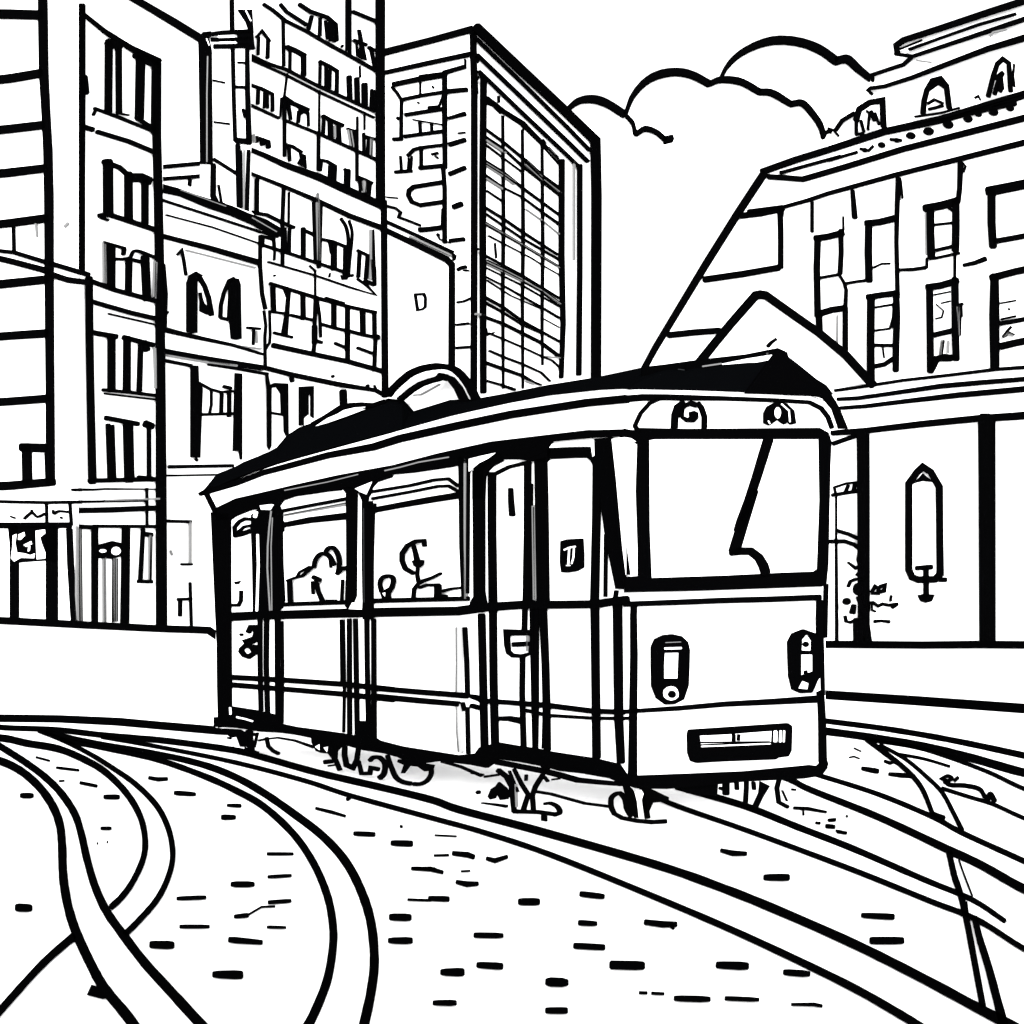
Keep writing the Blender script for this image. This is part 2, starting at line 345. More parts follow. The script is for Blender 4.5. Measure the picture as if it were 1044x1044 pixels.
window(pb, Bn, (615,760,830,790,830,1030,615,1030), [(24,495,725,625,748), (36,597,750,597,1035), (22,660,750,820,792), (34,680,750,678,1035), (22,752,790,745,1035), (30,770,775,785,820), (14,550,1030,700,1044,830,1060), (6,560,1050,830,1082), ('g',8,825,810,832,1020)])
T(0, 400)
window(pb, Bn, (612,180,830,180,830,455,612,460), [(22,565,135,740,168), (17,578,170,588,470), (14,602,175,612,470), (46,685,170,692,470), (16,796,160,797,460), (34,775,165,815,182), (20,478,470,840,462), (26,740,455,815,462)])
T(0, 500)
w = window(pb, Bn, (525,205,650,205,650,690,525,690), [('g',20,424,200,430,692), (6,414,205,418,690), (28,508,200,508,700), (38,674,195,668,705), ('f',520,290,600,268,652,280,652,350,600,365,520,360), ('g',10,558,360,560,700), ('g',20,616,360,617,700), (5,608,360,606,700)], name='door', label='entrance door between thick black posts')
S(pb).dot(548,322,18,m=0,ry=9).dot(618,322,25,m=0,ry=22).o('glazing', w)
window(pb, Bn, (772,250,792,250,786,472,765,472), [(16,765,205,750,482), ('g',8,800,240,800,480), (9,806,250,802,480), (15,738,484,812,486), (20,770,232,812,236)], name='sign_board', label='narrow hanging board')
# --- C : blank block behind
pc = Pl(150, 47.5, 225, 46.5)
Bn = root('office_building', pc.p(185, 650), 'plain windowless white block behind the arched house, its roof edge a single slanted line', 'building')
body(pc, Bn, A(120,-15, 150,7, 203,41, 225,55), 8)
T(150, 0)
S(pc).l((36,42), -160,-60,20,45,150,122,285,205).o('roof_edge', Bn)
S(pc).l(17, 60,888,200,875,350,862).l(15, 60,952,200,942,345,930).l(13, 225,950,222,985).o('ledge', Bn)
# --- C2 : slim pier
pp = Pl(204, 43.9, 258, 44.3)
Bn = root('tower', pp.p(230, 650), 'slim square pier with a thick black capital, between the blank block and the tall block', 'tower')
body(pp, Bn, A(204,40, 207,34, 236,33, 236,-20, 257,-20, 256,60), .35, name='shaft')
s = S(pp)
s.f(270,205,295,170,340,165,345,185,330,200,340,240,345,270,350,870,280,870,275,500).wl(7,322,300,318,500,318,860,m=2).wl(5,316,205,330,240)
s.o('corner_strip', Bn)
s = S(pp).l((14,20), 300,185,400,172,560,165).l(14, 340,208,560,205).l(18, 355,245,540,240).f(478,165,565,165,572,240,560,262,528,262,520,250,478,240).wl(12,380,195,465,192).wl(10,385,228,470,226)
s.o('capital', Bn)
s = S(pp).l(22, 450,-60,452,165).f(480,50,560,50,568,170,555,190,545,180,520,110).wl(6,525,55,552,110).l(20, 455,255,460,500,468,745).l((22,30), 532,260,534,480,542,760)
s.l(4, 480,330,520,332).l(9, 470,460,545,464).l(14, 510,580,520,620).l(24, 472,745,550,752).l(3, 350,425,415,438).l(4, 355,647,440,658).l(14, 355,845,470,918)
s.l(28, 352,875,350,1040,372,1085).l(13, 380,985,395,1080,445,1105).l(26, 482,770,490,1130).l(20, 540,800,530,1130).l(5, 515,790,515,1120, m=2).l(3,502,800,506,1100)
s.o('moulding', Bn)
# --- D : arched house
pd = Pl(163, 39.4, 284, 44)
Bn = root('town_house', pd.p(215, 650), 'white town house with two black arched windows under a dark sloping cornice', 'house')
T(150, 150)
body(pd, Bn, P(72,197,250,250,450,310,560,350,606,400), 7)
s = S(pd).f(75,192,160,215,250,248,450,310,540,350,640,385,715,430,712,478,640,455,560,412,450,365,330,325,180,262,75,240).wl(4,180,228,420,315,m=2).wl(5,560,375,690,450,m=2)
s.l(9, 75,278,330,360,620,455,700,478).l(4, 105,360,350,425,610,515).l((20,28), 75,470,330,535,605,615)
s.o('cornice', Bn)
s = S(pd).l(3, 210,547,580,642, m=2).l(10, 165,572,188,545,198,600,210,680).l(9, 535,960,605,966).l(8, 570,965,568,1050).l(3, 585,980,588,1040,m=2)
s.l((12,16), 605,470,605,640,615,780,632,860).l((8,10),625,870,635,950,630,1010,632,1170).l(7, 655,870,658,1000,655,1040,635,1075)
s.f(70,590,95,640,97,860,118,880,98,900,95,960,78,960)
T(150, 300)
s.l((24,8), 85,185,250,225,460,270,630,322).l(26, 90,302,330,345,620,392).l(7, 90,320,330,362,480,380, m=2).l(14, 85,350,240,380).l(12, 330,372,480,395,645,425)
s.l(15, 120,918,460,912).l(7, 100,965,380,960)
s.l(3,460,270,610,290,m=2)
T(0, 400)
s.l(13, 875,685,1020,688).l(9, 1015,690,1015,910, m=2).l(10, 968,915,1025,915)
T(0, 500)
s.l(13, 950,580,1022,577).l(15, 962,580,962,668).l(9, 1015,490,1022,725).l(3, 912,320,920,345,m=2)
s.o('ledge', Bn)
T(150, 150)
window(pd, Bn, (270,700,330,760,345,860,270,960), [('f',213,980,213,720,228,680,262,660,300,682,270,715,270,988,240,992), (20,275,680,310,740,330,800,347,893), ('f',285,772,308,832,325,848,348,848,350,896,318,890,283,872), (10,286,775,295,850)], label='arched window, the left of the pair')
window(pd, Bn, (395,900,400,830,430,760,440,915), [(15,393,905,396,840,412,775,440,710,465,698), ('f',440,712,460,695,490,700,500,730,505,1020,480,1026,450,1020,440,910,430,905), (13,395,908,440,918)], label='arched window, the right of the pair')
T(150, 300)
window(pd, Bn, (283,395,470,420,465,830,285,850), [('f',235,378,275,378,278,470,298,500,285,870,235,868), ('f',470,418,508,422,508,880,498,880,492,835,460,835), (10,280,472,340,505,395,520,458,516), (7,345,510,345,590,335,635), (13,400,530,397,640), (16,440,520,440,650), (14,410,490,450,500), (12,285,640,460,635), (10,262,875,270,885)], label='ground floor window with a short striped blind')
# --- E : tall block with many rows
pe = Pl(250, 44.8, 392.5, 50.4)
Bn = root('apartment_block', pe.p(330, 650), 'tall white block with sloping rows of small black-framed windows', 'building')
body(pe, Bn, A(250,-60, 392.5,-60), 10, back=Vector((-2.1, 10, 0)))
s = S(pe)
s.l(8.6, A(388.3,-20,388.3,60,388.6,205)).l((5,5.5), A(392,205,392.6,300,393.3,404))
T(250, 0)
s.l((13,14), 100,20,150,52,220,110,330,165,440,230,550,290,700,375).l(13, 190,20,225,62,330,130).l(11, 205,95,208,350).l(11, 560,-60,560,290).l(5, 542,-60,542,270).l(15, 575,60,700,112).l(4,613,350,615,410)
s.l(12, 22,288,120,335,220,368,400,460,690,590).l(8, 22,310,220,398,400,490,690,625)
s.l(5, 226,390,218,460,210,520).l(13, 212,520,212,830).l(4, 398,480,396,700).l(13, 394,700,392,905).l(6, 600,620,600,780).l(11, 598,780,598,960).l(3, 638,600,638,690).l(4, 190,620,195,520)
s.l(10, 25,555,185,628).l((10,13), 212,638,400,712,560,785,705,850)
T(250, 150)
s.l((18,34,36), 20,8,100,40,220,95,400,160,540,225,735,312).l((12,24), 20,135,100,165,200,205,380,280,560,365,735,430)
s.l(14, 30,345,120,360,200,400,265,428).l(12, 95,520,240,565,370,610,520,660).l(7, 125,610,370,680,560,745,700,787,650,735,600,700).dot(572,682,9).dot(160,683,6).l(4,450,690,455,670)
s.l(15, 135,725,380,800,560,850,700,880).l(5, 375,660,376,800).l(5, 345,630,380,660)
T(250, 250)
s.l(10, 155,465,255,490).l(13, 375,505,412,518).l(12, 480,520,540,545).l(12, 600,545,680,575).l(22, 150,532,370,580,550,618,735,670).l((20,24,16), 100,650,250,688,500,740,700,772,750,802).dot(470,697,9).dot(655,748,10).l(5,690,745,700,765).dot(705,490,17)
s.l(14, 375,500,365,575).l(18, 550,460,548,612).l(14, 697,490,690,668)
s.o('ledge', Bn)
T(250, 0)
W3 = [
 ((345,90,480,140,490,220,345,160), [(16,290,20,350,60,440,90,485,130,490,215), (16,357,85,340,155), (13,402,95,400,190), (9,430,110,440,205), (14,447,120,460,215), (16,470,120,480,220), (12,516,243,522,245)]),
 ((580,200,690,260,690,340,600,300), [('f',600,155,618,158,650,320,622,312,605,300,612,240), (12,580,212,650,238), (14,660,250,692,268), (14,672,255,692,350), (6,595,215,600,295)]),
 ((75,190,120,210,120,310,75,290), [(9,62,190,75,200,72,290), (14,125,205,122,308), (10,70,190,92,162,110,185,135,220), (6,30,190,50,260)]),
 ((250,270,305,300,305,395,250,370), [(22,224,248,270,268,322,296), (10,242,262,240,375), (22,314,292,314,402)]),
 ((405,345,485,385,485,485,405,450), [(14,398,325,450,350,497,380), (10,402,330,400,452), (5,430,350,430,462), (5,440,355,440,462), (10,455,370,453,472), (14,492,380,490,492)]),
 ((570,410,680,470,685,590,570,525), [(22,556,405,560,525), (22,597,415,600,545), (28,638,445,640,568), (9,676,475,672,575), (12,684,480,690,595)]),
 ((40,460,145,505,145,590,40,550), [(12,30,450,90,470,150,500), (13,72,475,70,552), (12,108,490,106,572), (5,122,495,124,575), (12,148,500,149,590)]),
 ((250,560,325,590,325,665,250,640), [(18,208,515,260,550,340,585), (12,232,545,245,635), (14,290,590,285,650), ('f',288,572,342,585,340,612,318,600,300,612,288,630), (8,338,600,340,670)]),
 ((425,640,510,670,510,765,425,715), [(16,415,615,460,640,525,668), (22,455,640,457,735), (20,498,660,503,755), (12,422,625,418,710), ('g',5,478,670,480,730)]),
 ((545,690,598,700,595,795,560,780), [('g',24,560,690,575,780), (13,590,692,588,792), (6,545,682,600,700)]),
 ((635,715,690,735,690,840,640,820), [(11,634,708,636,822), (10,660,735,655,830), ('g',12,675,740,672,830), (12,640,725,692,740)]),
 ((45,715,130,745,130,785,45,760), [('g',6,48,715,52,755), (10,60,728,125,750), (12,65,730,66,755), (20,92,738,96,770), (20,124,750,128,785)]),
 ((240,775,310,810,310,880,240,850), [(12,215,768,255,778,305,810), (12,236,775,240,855), ('f',290,812,325,825,330,895,280,868,295,840)]),
 ((410,860,480,885,475,950,410,915), [(11,405,850,440,858,486,885), (8,410,860,404,908), (12,454,880,452,942), (7,470,885,468,945), (10,484,885,480,962)]),
 ((515,900,530,905,530,970,515,965), [(28,547,905,545,995), (8,530,898,560,912)]),
 ((610,950,680,980,680,1040,615,1010), [(12,600,940,640,955,680,975), (12,612,950,618,1015), ('g',8,635,960,640,1020), (30,660,975,652,1038)]),
]
for q, st in W3: window(pe, Bn, q, st)
T(250, 150)
for q, st in [
 ((75,185,200,215,195,395,75,345), [(17,66,168,64,350), (12,12,150,15,340), (14,208,205,200,420), (5,236,240,234,405), (10,20,345,75,350)]),
 ((240,235,365,300,365,600,240,560), [(20,312,430,312,592), (13,308,438,370,465), (10,366,290,376,600), (11,240,430,237,560), (12,202,420,202,625), (9,215,430,218,560)]),
 ((415,330,540,390,535,660,410,620), [('g',12,388,245,392,600), (17,403,300,395,640), (12,412,490,470,502,540,530), (26,475,510,475,650), (16,455,500,465,560), (14,535,540,533,680), ('f',510,680,552,685,545,705,518,705), ('s',11,512,378,540,425,552,500,545,600,540,685), ('s',8,556,390,573,460,560,600,553,690)]),
 ((585,400,690,440,690,730,590,680), [(11,600,548,660,578), (15,612,560,605,690), (16,655,580,645,700), ('g',7,670,440,668,700), (8,683,440,690,640), (14,690,640,692,735), (15,638,710,692,732), (8,672,600,680,700)]),
 ((90,480,155,492,155,560,95,530), [(12,85,472,160,490), (10,98,478,95,530), (11,155,490,158,545), (6,160,545,158,600)]),
 ((165,745,300,780,300,910,165,875), [(20,150,738,155,875), (9,135,875,222,885), ('f',205,755,245,762,240,830,228,1005,195,995,215,880,222,800), (10,250,895,300,908)]),
 ((320,790,370,800,365,920,325,905), [(20,310,785,312,915), (12,245,893,375,922), (14,378,800,372,950,375,1020), (22,372,950,372,1044)]),
 ((400,815,540,850,540,975,405,940), [(22,475,825,475,960), (9,385,800,400,900,405,1010), (12,405,940,480,962,540,975), (20,548,845,546,1080), (8,430,800,530,830)]),
 ((560,860,690,885,690,1005,560,980), [(24,628,875,630,1000), (16,690,878,692,1010), (14,545,975,630,998,715,1015)]),
]: window(pe, Bn, q, st)
T(200, 340)
for q, st in [
 ((405,285,450,285,470,540,405,600), [('f',372,215,385,215,395,270,402,280,402,600,392,620,382,600,380,300), ('f',390,275,420,262,492,265,494,540,482,545,470,520,468,430,455,425,452,320,430,285,400,290), (9,402,422,466,432)]),
 ((560,290,620,290,620,440,575,480), [('f',550,282,628,278,628,450,612,440,612,320,600,330,600,430,575,450,575,490,550,490), (18,510,235,515,255)]),
 ((765,300,770,300,770,380,765,380), [(34,785,305,788,382)]),
]: window(pe, Bn, q, st)
# --- F : blank annex
pf = Pl(393, 51, 466, 54)
Bn = root('annex', pf.p(430, 650), 'blank low white annex with one tiny window, right of the tall block', 'building')
T(380, 150)
body(pf, Bn, P(62,410,250,490,435,570), 5)
S(pf).l(14, 65,392,250,475,430,560).l((22,28), 70,440,240,520,400,598).l(4, 200,475,420,575, m=2).l((26,30), 395,595,425,625,425,700,424,1200).l(12,415,560,440,580,435,600).o('roof_edge', Bn)
window(pf, Bn, (235,790,275,790,280,858,242,860), [(8,230,783,276,780,284,800,283,850,268,862,242,866,230,783)], label='tiny tilted window')
# --- G : glazed corner tower
pg = Pl(376, 65.3, 486, 62); ph = Pl(486, 62, 610, 75.6)
cor = pg.p(486, 27)
Bn = root('office_tower', (cor.x, cor.y, 0), 'tall corner tower with a gridded glass side under a black roof outline', 'building')
body(pg, Bn, A(376,60, 486,27), 1, back=Vector((3.4, 9.5, 0)))
body(ph, Bn, A(486,27, 530,67, 577,111, 610,142), 5, base=0, back=Vector((.3, 5, 0)))
T(380, 0)
s = S(pg).l(30, -40,300,65,275,300,215,530,152).l((18,22), 60,385,300,332,535,282)
s.o('roof_edge', Bn)
s = S(pg)
s.l(22, 105,448,240,420,375,398).l(26, 250,412,375,395).l(18, 375,385,490,352).l(13, 100,462,125,490,150,530,148,740).l(14, 155,528,250,508,375,488).l(20, 390,485,500,475).l((22,20), 380,385,380,600,382,890)
s.l(18, 372,890,380,1000,380,1290).l(16, 170,610,260,595,370,578).l(20, 295,575,350,570).l((12,20), 400,628,490,603).l(16, 105,740,152,738).l(15, 165,725,260,712,370,697).l(12, 248,650,252,715).l(10, 310,660,312,705).l(3, 210,635,370,662)
s.l(20, 405,768,490,742).l(5, 450,708,490,703).l(13, 182,828,215,795,250,785,370,770).l(14, 255,790,255,895).l(18, 245,893,375,880).l(9, 145,830,150,910).l(6, 190,840,185,905).l(6,205,830,200,905).l(13, 115,915,205,908).l(20, 405,925,490,890).l(5, 250,430,250,500).l(8,310,820,345,812)
s.l(5,370,510,345,575).dot(318,462,7).dot(240,545,7).dot(132,628,10).l(6,490,315,490,350).l(8, 330,830,345,840)
T(380, 150)
s.l(19, 370,185,260,203,215,210,190,230,187,255,205,290,250,308,385,288, sm=0).l((20,22), 375,330,372,425,300,435,245,440).l(24, 425,318,472,300).l(11, 70,312,120,325,145,345,135,372,180,388,250,415).l(18, 408,497,485,488).l(5, 345,470,355,490,410,508).dot(345,466,10)
s.l(13, 448,652,470,640,495,635).l(4,480,655,510,656).l(7, 445,825,480,820,520,803).l(9, 440,945,510,937).l(10, 440,1068,525,1062).l(2,70,265,130,270)
s.o('window_outline', Bn)
s = S(pg).l(5.6, A(481.8,33,483,95,483,200,482.5,397)); s.o('corner_strip', Bn)
T(380, 0)
s = S(ph).l(8.6, A(486,27,530,69,577,113,608,143,609,200,608.5,392)).l(13, 545,195,800,440,1044,680,1160,800).l(15, 560,290,800,520,1044,755,1150,860).l(13, 570,378,800,600,1044,830,1110,895).l(3.8, A(592,168,592,280,591,382)).l(.8, A(586,165,586,265), m=2)
s.o('roof_edge', Bn)
s = S(ph)
s.l(4.8, A(494,78,493,200,493.8,400)).dot(555,325,14).dot(555,415,14).l(8, 575,380,590,420).l((4.2,4.4,3), A(573.6,163,573.4,260,575,330,573,385)).l(3,552,330,560,500)
s.l(2,A(483,254,488,254)).l(1,A(486,320,494,321),m=2)
s.o('window_frame', Bn)
def hatch(s, w_, a, m_):
    if m_ == 1 or max(w_) < 12: return s.l(w_, *a, m=m_)
    n = 3 if max(w_) < 22 else 4
    for i in range(n):
        o = (i/(n-1)-.5)*max(w_)*.9; e = []
        for j in range(0, len(a), 2): e += [a[j]+random.uniform(-6, 6), a[j+1]+o+random.uniform(-1.5, 1.5)]
        s.l((random.uniform(2, 4), random.uniform(3, 5), 2), *e, m=1 if i % 2 == 0 else 2)
s = S(ph, fat=-.1)
s.slab(A(496,96,572,166,572,388,496,397), 0, .004, .008)
for x, y0 in ((514,118), (534,132), (554,145)):
    s.l((2,3,1.6), A(x-.5,y0,x+.3,y0+110,x-.5,y0+180,x,396 if x < 540 else 372))
for a, w_, m_ in [
 ((610,520,700,592,800,655,910,765,1000,870), (22,26,16), 1), ((600,682,700,755,800,838,910,935,1000,1000), (12,14,12), 1), ((600,722,700,790,800,882,1000,1042), (8,12,8), 1), ((820,860,910,945), (34,34), 2), ((910,955,1000,1025), (14,14), 2), ((605,745,710,815), (10,10), 2), ((600,765,800,915), (7,7), 1),
 ((610,545,650,560,690,600),(16,16),1), ((720,600,780,650),(16,10),1), ((805,690,822,665,835,700),(8,8),1),((675,510,676,545),(10,10),1),((905,745,920,765),(18,18),1),((935,790,990,840),(24,20),2)]:
    hatch(s, w_, a, m_)
T(380, 150)
for a, w_, m_ in [
 ((605,88,700,145,760,190), (24,20), 2), ((605,72,700,132,800,215,1000,362), (9,14,12), 1), ((605,148,700,215,800,265,900,340,1000,412), (10,9,14), 1), ((605,165,700,225),(8,8),2), ((610,230,700,290), (8,8), 1), ((820,330,920,400,1000,465), (5,5), 2), ((605,322,700,380,800,450,990,572), (13,14,12), 1), ((600,350,800,485,1000,600), (10,11,12), 1),
 ((608,405,800,520,1000,640), (14,14,14), 4), ((620,470,700,512,850,590,920,635,1000,680), (7,5,4), 1), ((655,510,662,590), (6,6), 1), ((602,575,800,682,1000,805), (11,12,11), 1), ((608,612,710,660,800,705), (24,22), 2), ((800,705,900,760,1000,835), (20,12), 4), ((605,640,800,735,1000,850),(5,8,6),1),
 ((605,688,710,742,900,850,1000,910), (7,10,12), 1), ((612,708,740,790,900,860), (6,5,4), 1), ((605,800,700,852,800,925,1000,1035), (16,13,12), 1), ((605,828,700,880,800,945,900,990), (14,10,8), 1), ((600,903,700,940,800,990,900,1040,1000,1115), (17,18,18), 1), ((900,905,1000,960),(4,4),1)]:
    hatch(s, w_, a, m_)
T(430, 200)
for a, w_, m_ in [((360,728,440,760,540,803,640,850,700,875,738,910,745,960), (10,9,8), 1), ((365,822,440,855,540,893,640,938,688,985), (12,12,9), 1), ((342,885,440,920,540,955,600,990,640,1005), (18,20,10), 1), ((342,980,430,1005,500,1030), (12,16), 1), ((345,705,350,740,390,725),(12,8),1),((560,985,600,1000),(8,8),2),((650,850,740,860),(6,6),2)]:
    s.l(w_, *a, m=m_)
s.o('glass_wall', Bn)
# ================================================================ RIGHT BUILDING
pr = Pl(780, 40.9, 1044, 36)
Bn = root('civic_building', pr.p(960, 650), 'white civic building on the right with a slanted end, tall windows and columns', 'building')
body(pr, Bn, A(648,392, 667,355, 720,268, 779,176, 844,154, 901,135, 959,123, 1044,97, 1130,68, 1350,-6), 7)
def strip_abs(s, w, *a, **k): s.l(w, A(*a), **k)
s = S(pr)
s.l((5,7,7), A(656,376,668,354,720,268,752,217,779,176)); s.o('corner_strip', Bn)
T(660, 150)
s = S(pr).l((5.5,7.5,8), A(776,175,810,163,844,152.5,901,134,959,121.5,1044,96,1120,70,1345,-6)).l((5,6,6), A(783,180,800,181,818,182.5,861,170,921,151.5,1044,120,1120,98,1345,30)).l(2.5, A(795,176,857,159)).l((3,5.5,6.5), A(798,211,823,204,844,197,911,178.5,1044,145,1120,124,1345,64)).l((6,4), A(763,216.5,798,211))
T(844, 0)
for x, y, r in ((195,797,17),(285,770,22),(365,745,18),(440,720,26),(535,697,30),(640,662,30),(745,632,26),(800,606,20),(880,595,28),(970,575,22)): s.dot(x, y, r, ry=r*.72)
s.l(10, 0,855,80,830,155,808).l(20, 600,640,760,600,870,575,1000,548).l(10,170,790,215,800,240,775).l(12,330,740,390,745)
s.o('cornice', Bn)
# attic storey with its roof
at = solid(pr, Bn, P(-20,790,30,690,140,600,220,490,210,465,240,405,445,305,355,285,355,240,400,205,600,140,870,45,1100,-30,1500,-160,1500,330,1000,500,600,630,300,690), 4, 'attic', lift=-.3)
s = S(pr, lift=-.12)
s.l((26,30,34), 368,280,362,240,400,212,600,148,870,58,1100,-15,1300,-90).l((14,20,22), 355,285,450,298,700,215,1044,100,1300,20).l((10,12), 430,262,600,200,800,130,1000,72).l(4,380,260,500,212).l((18,14,16), 445,302,400,342,300,375,220,402).l(14, 235,400,238,430)
s.l((14,24,40), 235,500,212,480,225,468,300,458,450,410,600,352,850,258,1044,200,1300,125).l((16,18), 40,690,75,640,140,600).l(10, 0,683,30,692,55,722).l(2,470,320,550,330,m=2).l(2,860,190,880,170,950,155,m=2)
s.o('roof_edge', Bn)
for q, st, lb in [
 ((150,620,290,540,300,670,150,700), [(28,148,640,165,580,220,545,290,532,292,600,296,675), (14,150,640,150,715), (9,145,716,190,706), (13,175,640,190,700), (10,205,590,220,600,212,690), (15,230,590,245,640), (11,250,600,270,660)], 'squat dormer at the end of the attic'),
 ((520,480,620,440,630,570,520,590), [(26,505,605,510,540,525,480,555,430,600,418,630,455,645,575), ('f',540,440,560,425,620,430,612,470,585,450,545,480), (10,530,550,565,528,612,548), (12,535,580,570,572,612,560), (7,460,620,600,600,700,572)], 'round topped dormer in the middle of the attic'),
 ((880,440,960,330,970,480,880,500), [(22,852,512,880,400,900,340,930,312,962,335,972,485), (20,885,500,910,420,930,385), ('f',900,480,905,420,930,400,938,470,920,495), (8,990,340,985,400,992,460), (10,870,430,930,380), (8,780,520,800,510,810,530)], 'round topped dormer at the right edge'),
]: window(pr, Bn, q, st, name='dormer_window', lift=.0, label=lb)
T(844, 0)
S(pr, lift=.03).l(9, 450,652,650,612,1000,505,1200,445).o('ledge', Bn)
T(844, 150)
s = S(pr).l((20,26), 130,230,142,375).l((26,18,20), 375,165,368,300,364,500,370,800).l((26,22), 705,80,700,220,692,290).l(7,720,85,732,100,722,130).l((3,8),388,175,396,270).l((12,16), 378,652,450,650,520,640).l(10, 525,590,526,640).l(11, 675,560,674,705).l((14,22), 720,628,780,615,840,592).l(11, 90,725,150,715,222,706).l((12,18), 60,680,85,720,96,760,92,850).l(10, 700,838,718,832).l(10, 708,840,710,900).l(6,80,368,82,440)
s.l(5, 690,850,700,1000, m=2).l(4,706,900,704,1000)
s.o('wall_panel', Bn)
T(660, 150)
window(pr, Bn, (500,385,690,355,698,630,345,680), [(28,490,365,600,352,720,325), ((24),705,330,708,450,708,640), (30,300,704,500,675,700,640)], label='trapezoid window against the slanted edge')
S(pr).l(30, 110,1000,250,985,385,975).l(14, 875,290,875,450).l((8,10),720,322,760,305).f(690,325,728,320,722,370,700,370).o('ledge', Bn)
window(pr, Bn, (920,505,1020,495,1020,680,920,690), [(30,905,480,900,650,905,900), (30,890,485,960,475,1040,455), ((22),1028,440,1030,560,1024,672), (11,920,694,1020,676), ])
window(pr, Bn, (925,890,1020,880,1020,1070,925,1000), [(30,915,885,980,865,1050,855), (30,912,890,915,1000), ('g',6,1010,895,1008,1040), (24,1052,850,1052,1100)])
T(844, 150)
for q, st in [
 ((235,440,350,405,350,630,235,640), [(34,216,400,214,560,218,712), (32,200,405,270,398,365,375), (6,240,640,285,620,330,618), (6,200,700,230,715)]),
 ((248,820,345,800,340,1150,248,1180), [(36,228,790,226,1050,228,1330-67), (28,208,798,290,785,375,775), (7,250,852,345,836,352,885,328,965,250,975), (30,362,780,366,900,362,1044,360,1190), (14,250,1053,345,1055), (20,250,1165,300,1155,345,1125), (5,290,1060,298,1120), (4,348,840,340,960)]),
 ((568,350,660,335,660,520,570,540), [(36,545,330,545,450,550,590), (38,512,325,600,310,690,285), (36,680,285,680,420,678,550), (9,565,412,660,402), (14,572,548,650,530,690,520), (10,560,592,700,562), ('g',4,518,350,522,570), (13,640,320,660,335)]),
 ((560,780,655,755,660,970,565,990), [(34,540,740,543,1000,545,1195), (32,525,745,600,735,690,708), (34,675,700,678,1000,682,1130), (24,560,1000,600,990,665,975), (22,570,1125,620,1112,690,1120), (3,565,785,650,768), (4,575,835,615,870,605,905,572,912), (3,600,830,650,818), ('g',16,610,1030,600,1100), ('g',8,640,1030,638,1090), ('f',525,1190,560,1198,572,1180,590,1140,650,1140,680,1130,680,1110,560,1110)]),
 ((895,260,1100,220,1100,470,895,490), [(38,870,225,870,400,878,530), (48,848,235,1000,205,1100,185), (24,885,500,1000,480,1100,460)]),
 ((915,710,1100,670,1100,920,915,940), [(40,885,680,890,900,890,1165), (34,866,695,1000,660,1100,640), (20,915,938,1100,905), (34,915,1060,1000,1040,1100,1020), (4,915,830,1000,815), (6,920,915,1000,898), (8,962,858,964,865), (9,930,1010,960,970,975,955), ('g',16,935,1010,960,990,985,1000), (5,868,700,862,900,868,1180)]),
]: window(pr, Bn, q, st)
T(844, 300)
s = S(pr).l((12,13,18), 35,512,200,488,400,457,640,430,900,398,1044,388,1300,360).l((15,24,20), 50,558,160,552,300,532,600,488,800,470,1300,430).l((15,26,28), 65,605,200,595,400,570,700,535,1000,508,1300,475).l((26,32,44), 20,738,200,725,500,690,800,660,1000,648,1300,625).l(20, 25,795,110,765,200,735)
s.o('cornice', Bn)
S(pr, t=.2).l((42,38), 176,735,178,1044,180,1860).o('column', Bn)
S(pr, t=.2).l((70,66), 836,650,838,1044,840,1860).o('column', Bn)
S(pr).l(7.5, A(880,620,885,657)).o('column', Bn)
T(660, 250, 4.35)
gp = pr.shift(.35)
gb = solid(gp, Bn, P(500,215,370,335,250,490,250,560,820,600,990,612,880,500,760,398,620,298), .34, 'gable')
S(gp).l((34,36), 228,520,300,430,370,345,478,222,500,218,525,222,620,290,760,388,880,488,1000,620).l(9, 570,415,545,432,530,448).l(5,525,490,530,505,m=2).o('gable_edge', gb)
T(820, 420, 4.66)
w = window(pr, Bn, (515,345,560,300,625,345,625,780,515,780), [(30,562,260,535,285,495,340,495,560,495,750,510,785,540,797,620,795,645,770,642,560,640,355,600,285,562,260), ('f',508,345,545,310,562,290,590,315,622,335,600,332,560,328,530,335), (20,640,797,672,797), (20,530,742,605,736), (22,577,745,578,880), ('f',535,870,560,865,620,866,605,900,575,908,550,900)], name='arched_window', label='narrow pointed window with a pendant bracket below')
s = S(pr).l(13, 130,395,190,385,250,376).l(7, 140,358,200,338,250,334).l(8, 140,355,150,395).l(13, 208,348,192,385).l(14, 240,340,232,375).l(6, 150,400,150,600).l((8,12), 150,600,153,1095).l(15, 150,562,210,580,275,612).l(16, 118,615,190,614,235,630,275,660)
s.o('arched_doorway', Bn)
gr = root('climbing_plant', pr.p(870, 650, .2), 'scribbled dark climbing plant in the gap between the tram and the first column', 'plant')
pq = pr.shift(.35)
s = S(pq, t=.06).l((8,12), 205,715,240,742,255,735).l(9, 258,665,252,700,262,740).l(10, 205,830,215,805,240,795,280,792).dot(252,842,24,ry=30).dot(198,900,20,ry=18).f(240,775,262,745,285,750,285,800,262,790).l((18,24),232,918,225,955).l((20,14), 255,880,272,930,295,975).l(10,190,970,195,995,215,1000,260,980,285,975)
s.o('leaf_cluster', gr)
S(pq, t=.06).l(26, 245,985,246,1095).l(18, 268,985,270,1095).l(16, 285,980,292,1060,305,1095).o('stem', gr)
T(820, 420, 4.66)
s = S(pr).l(13, 318,858,335,828,352,838,350,862,320,860).l(15, 358,830,382,822,378,850,360,855).l(9, 412,872,408,898).l(12, 300,908,325,905,350,922,370,912,400,918,442,912).l(6,318,905,320,940,338,948).l((14,10,14), 332,995,365,992,404,997).l(8,405,915,420,930,442,915)
s.o('wall_scribble', Bn)
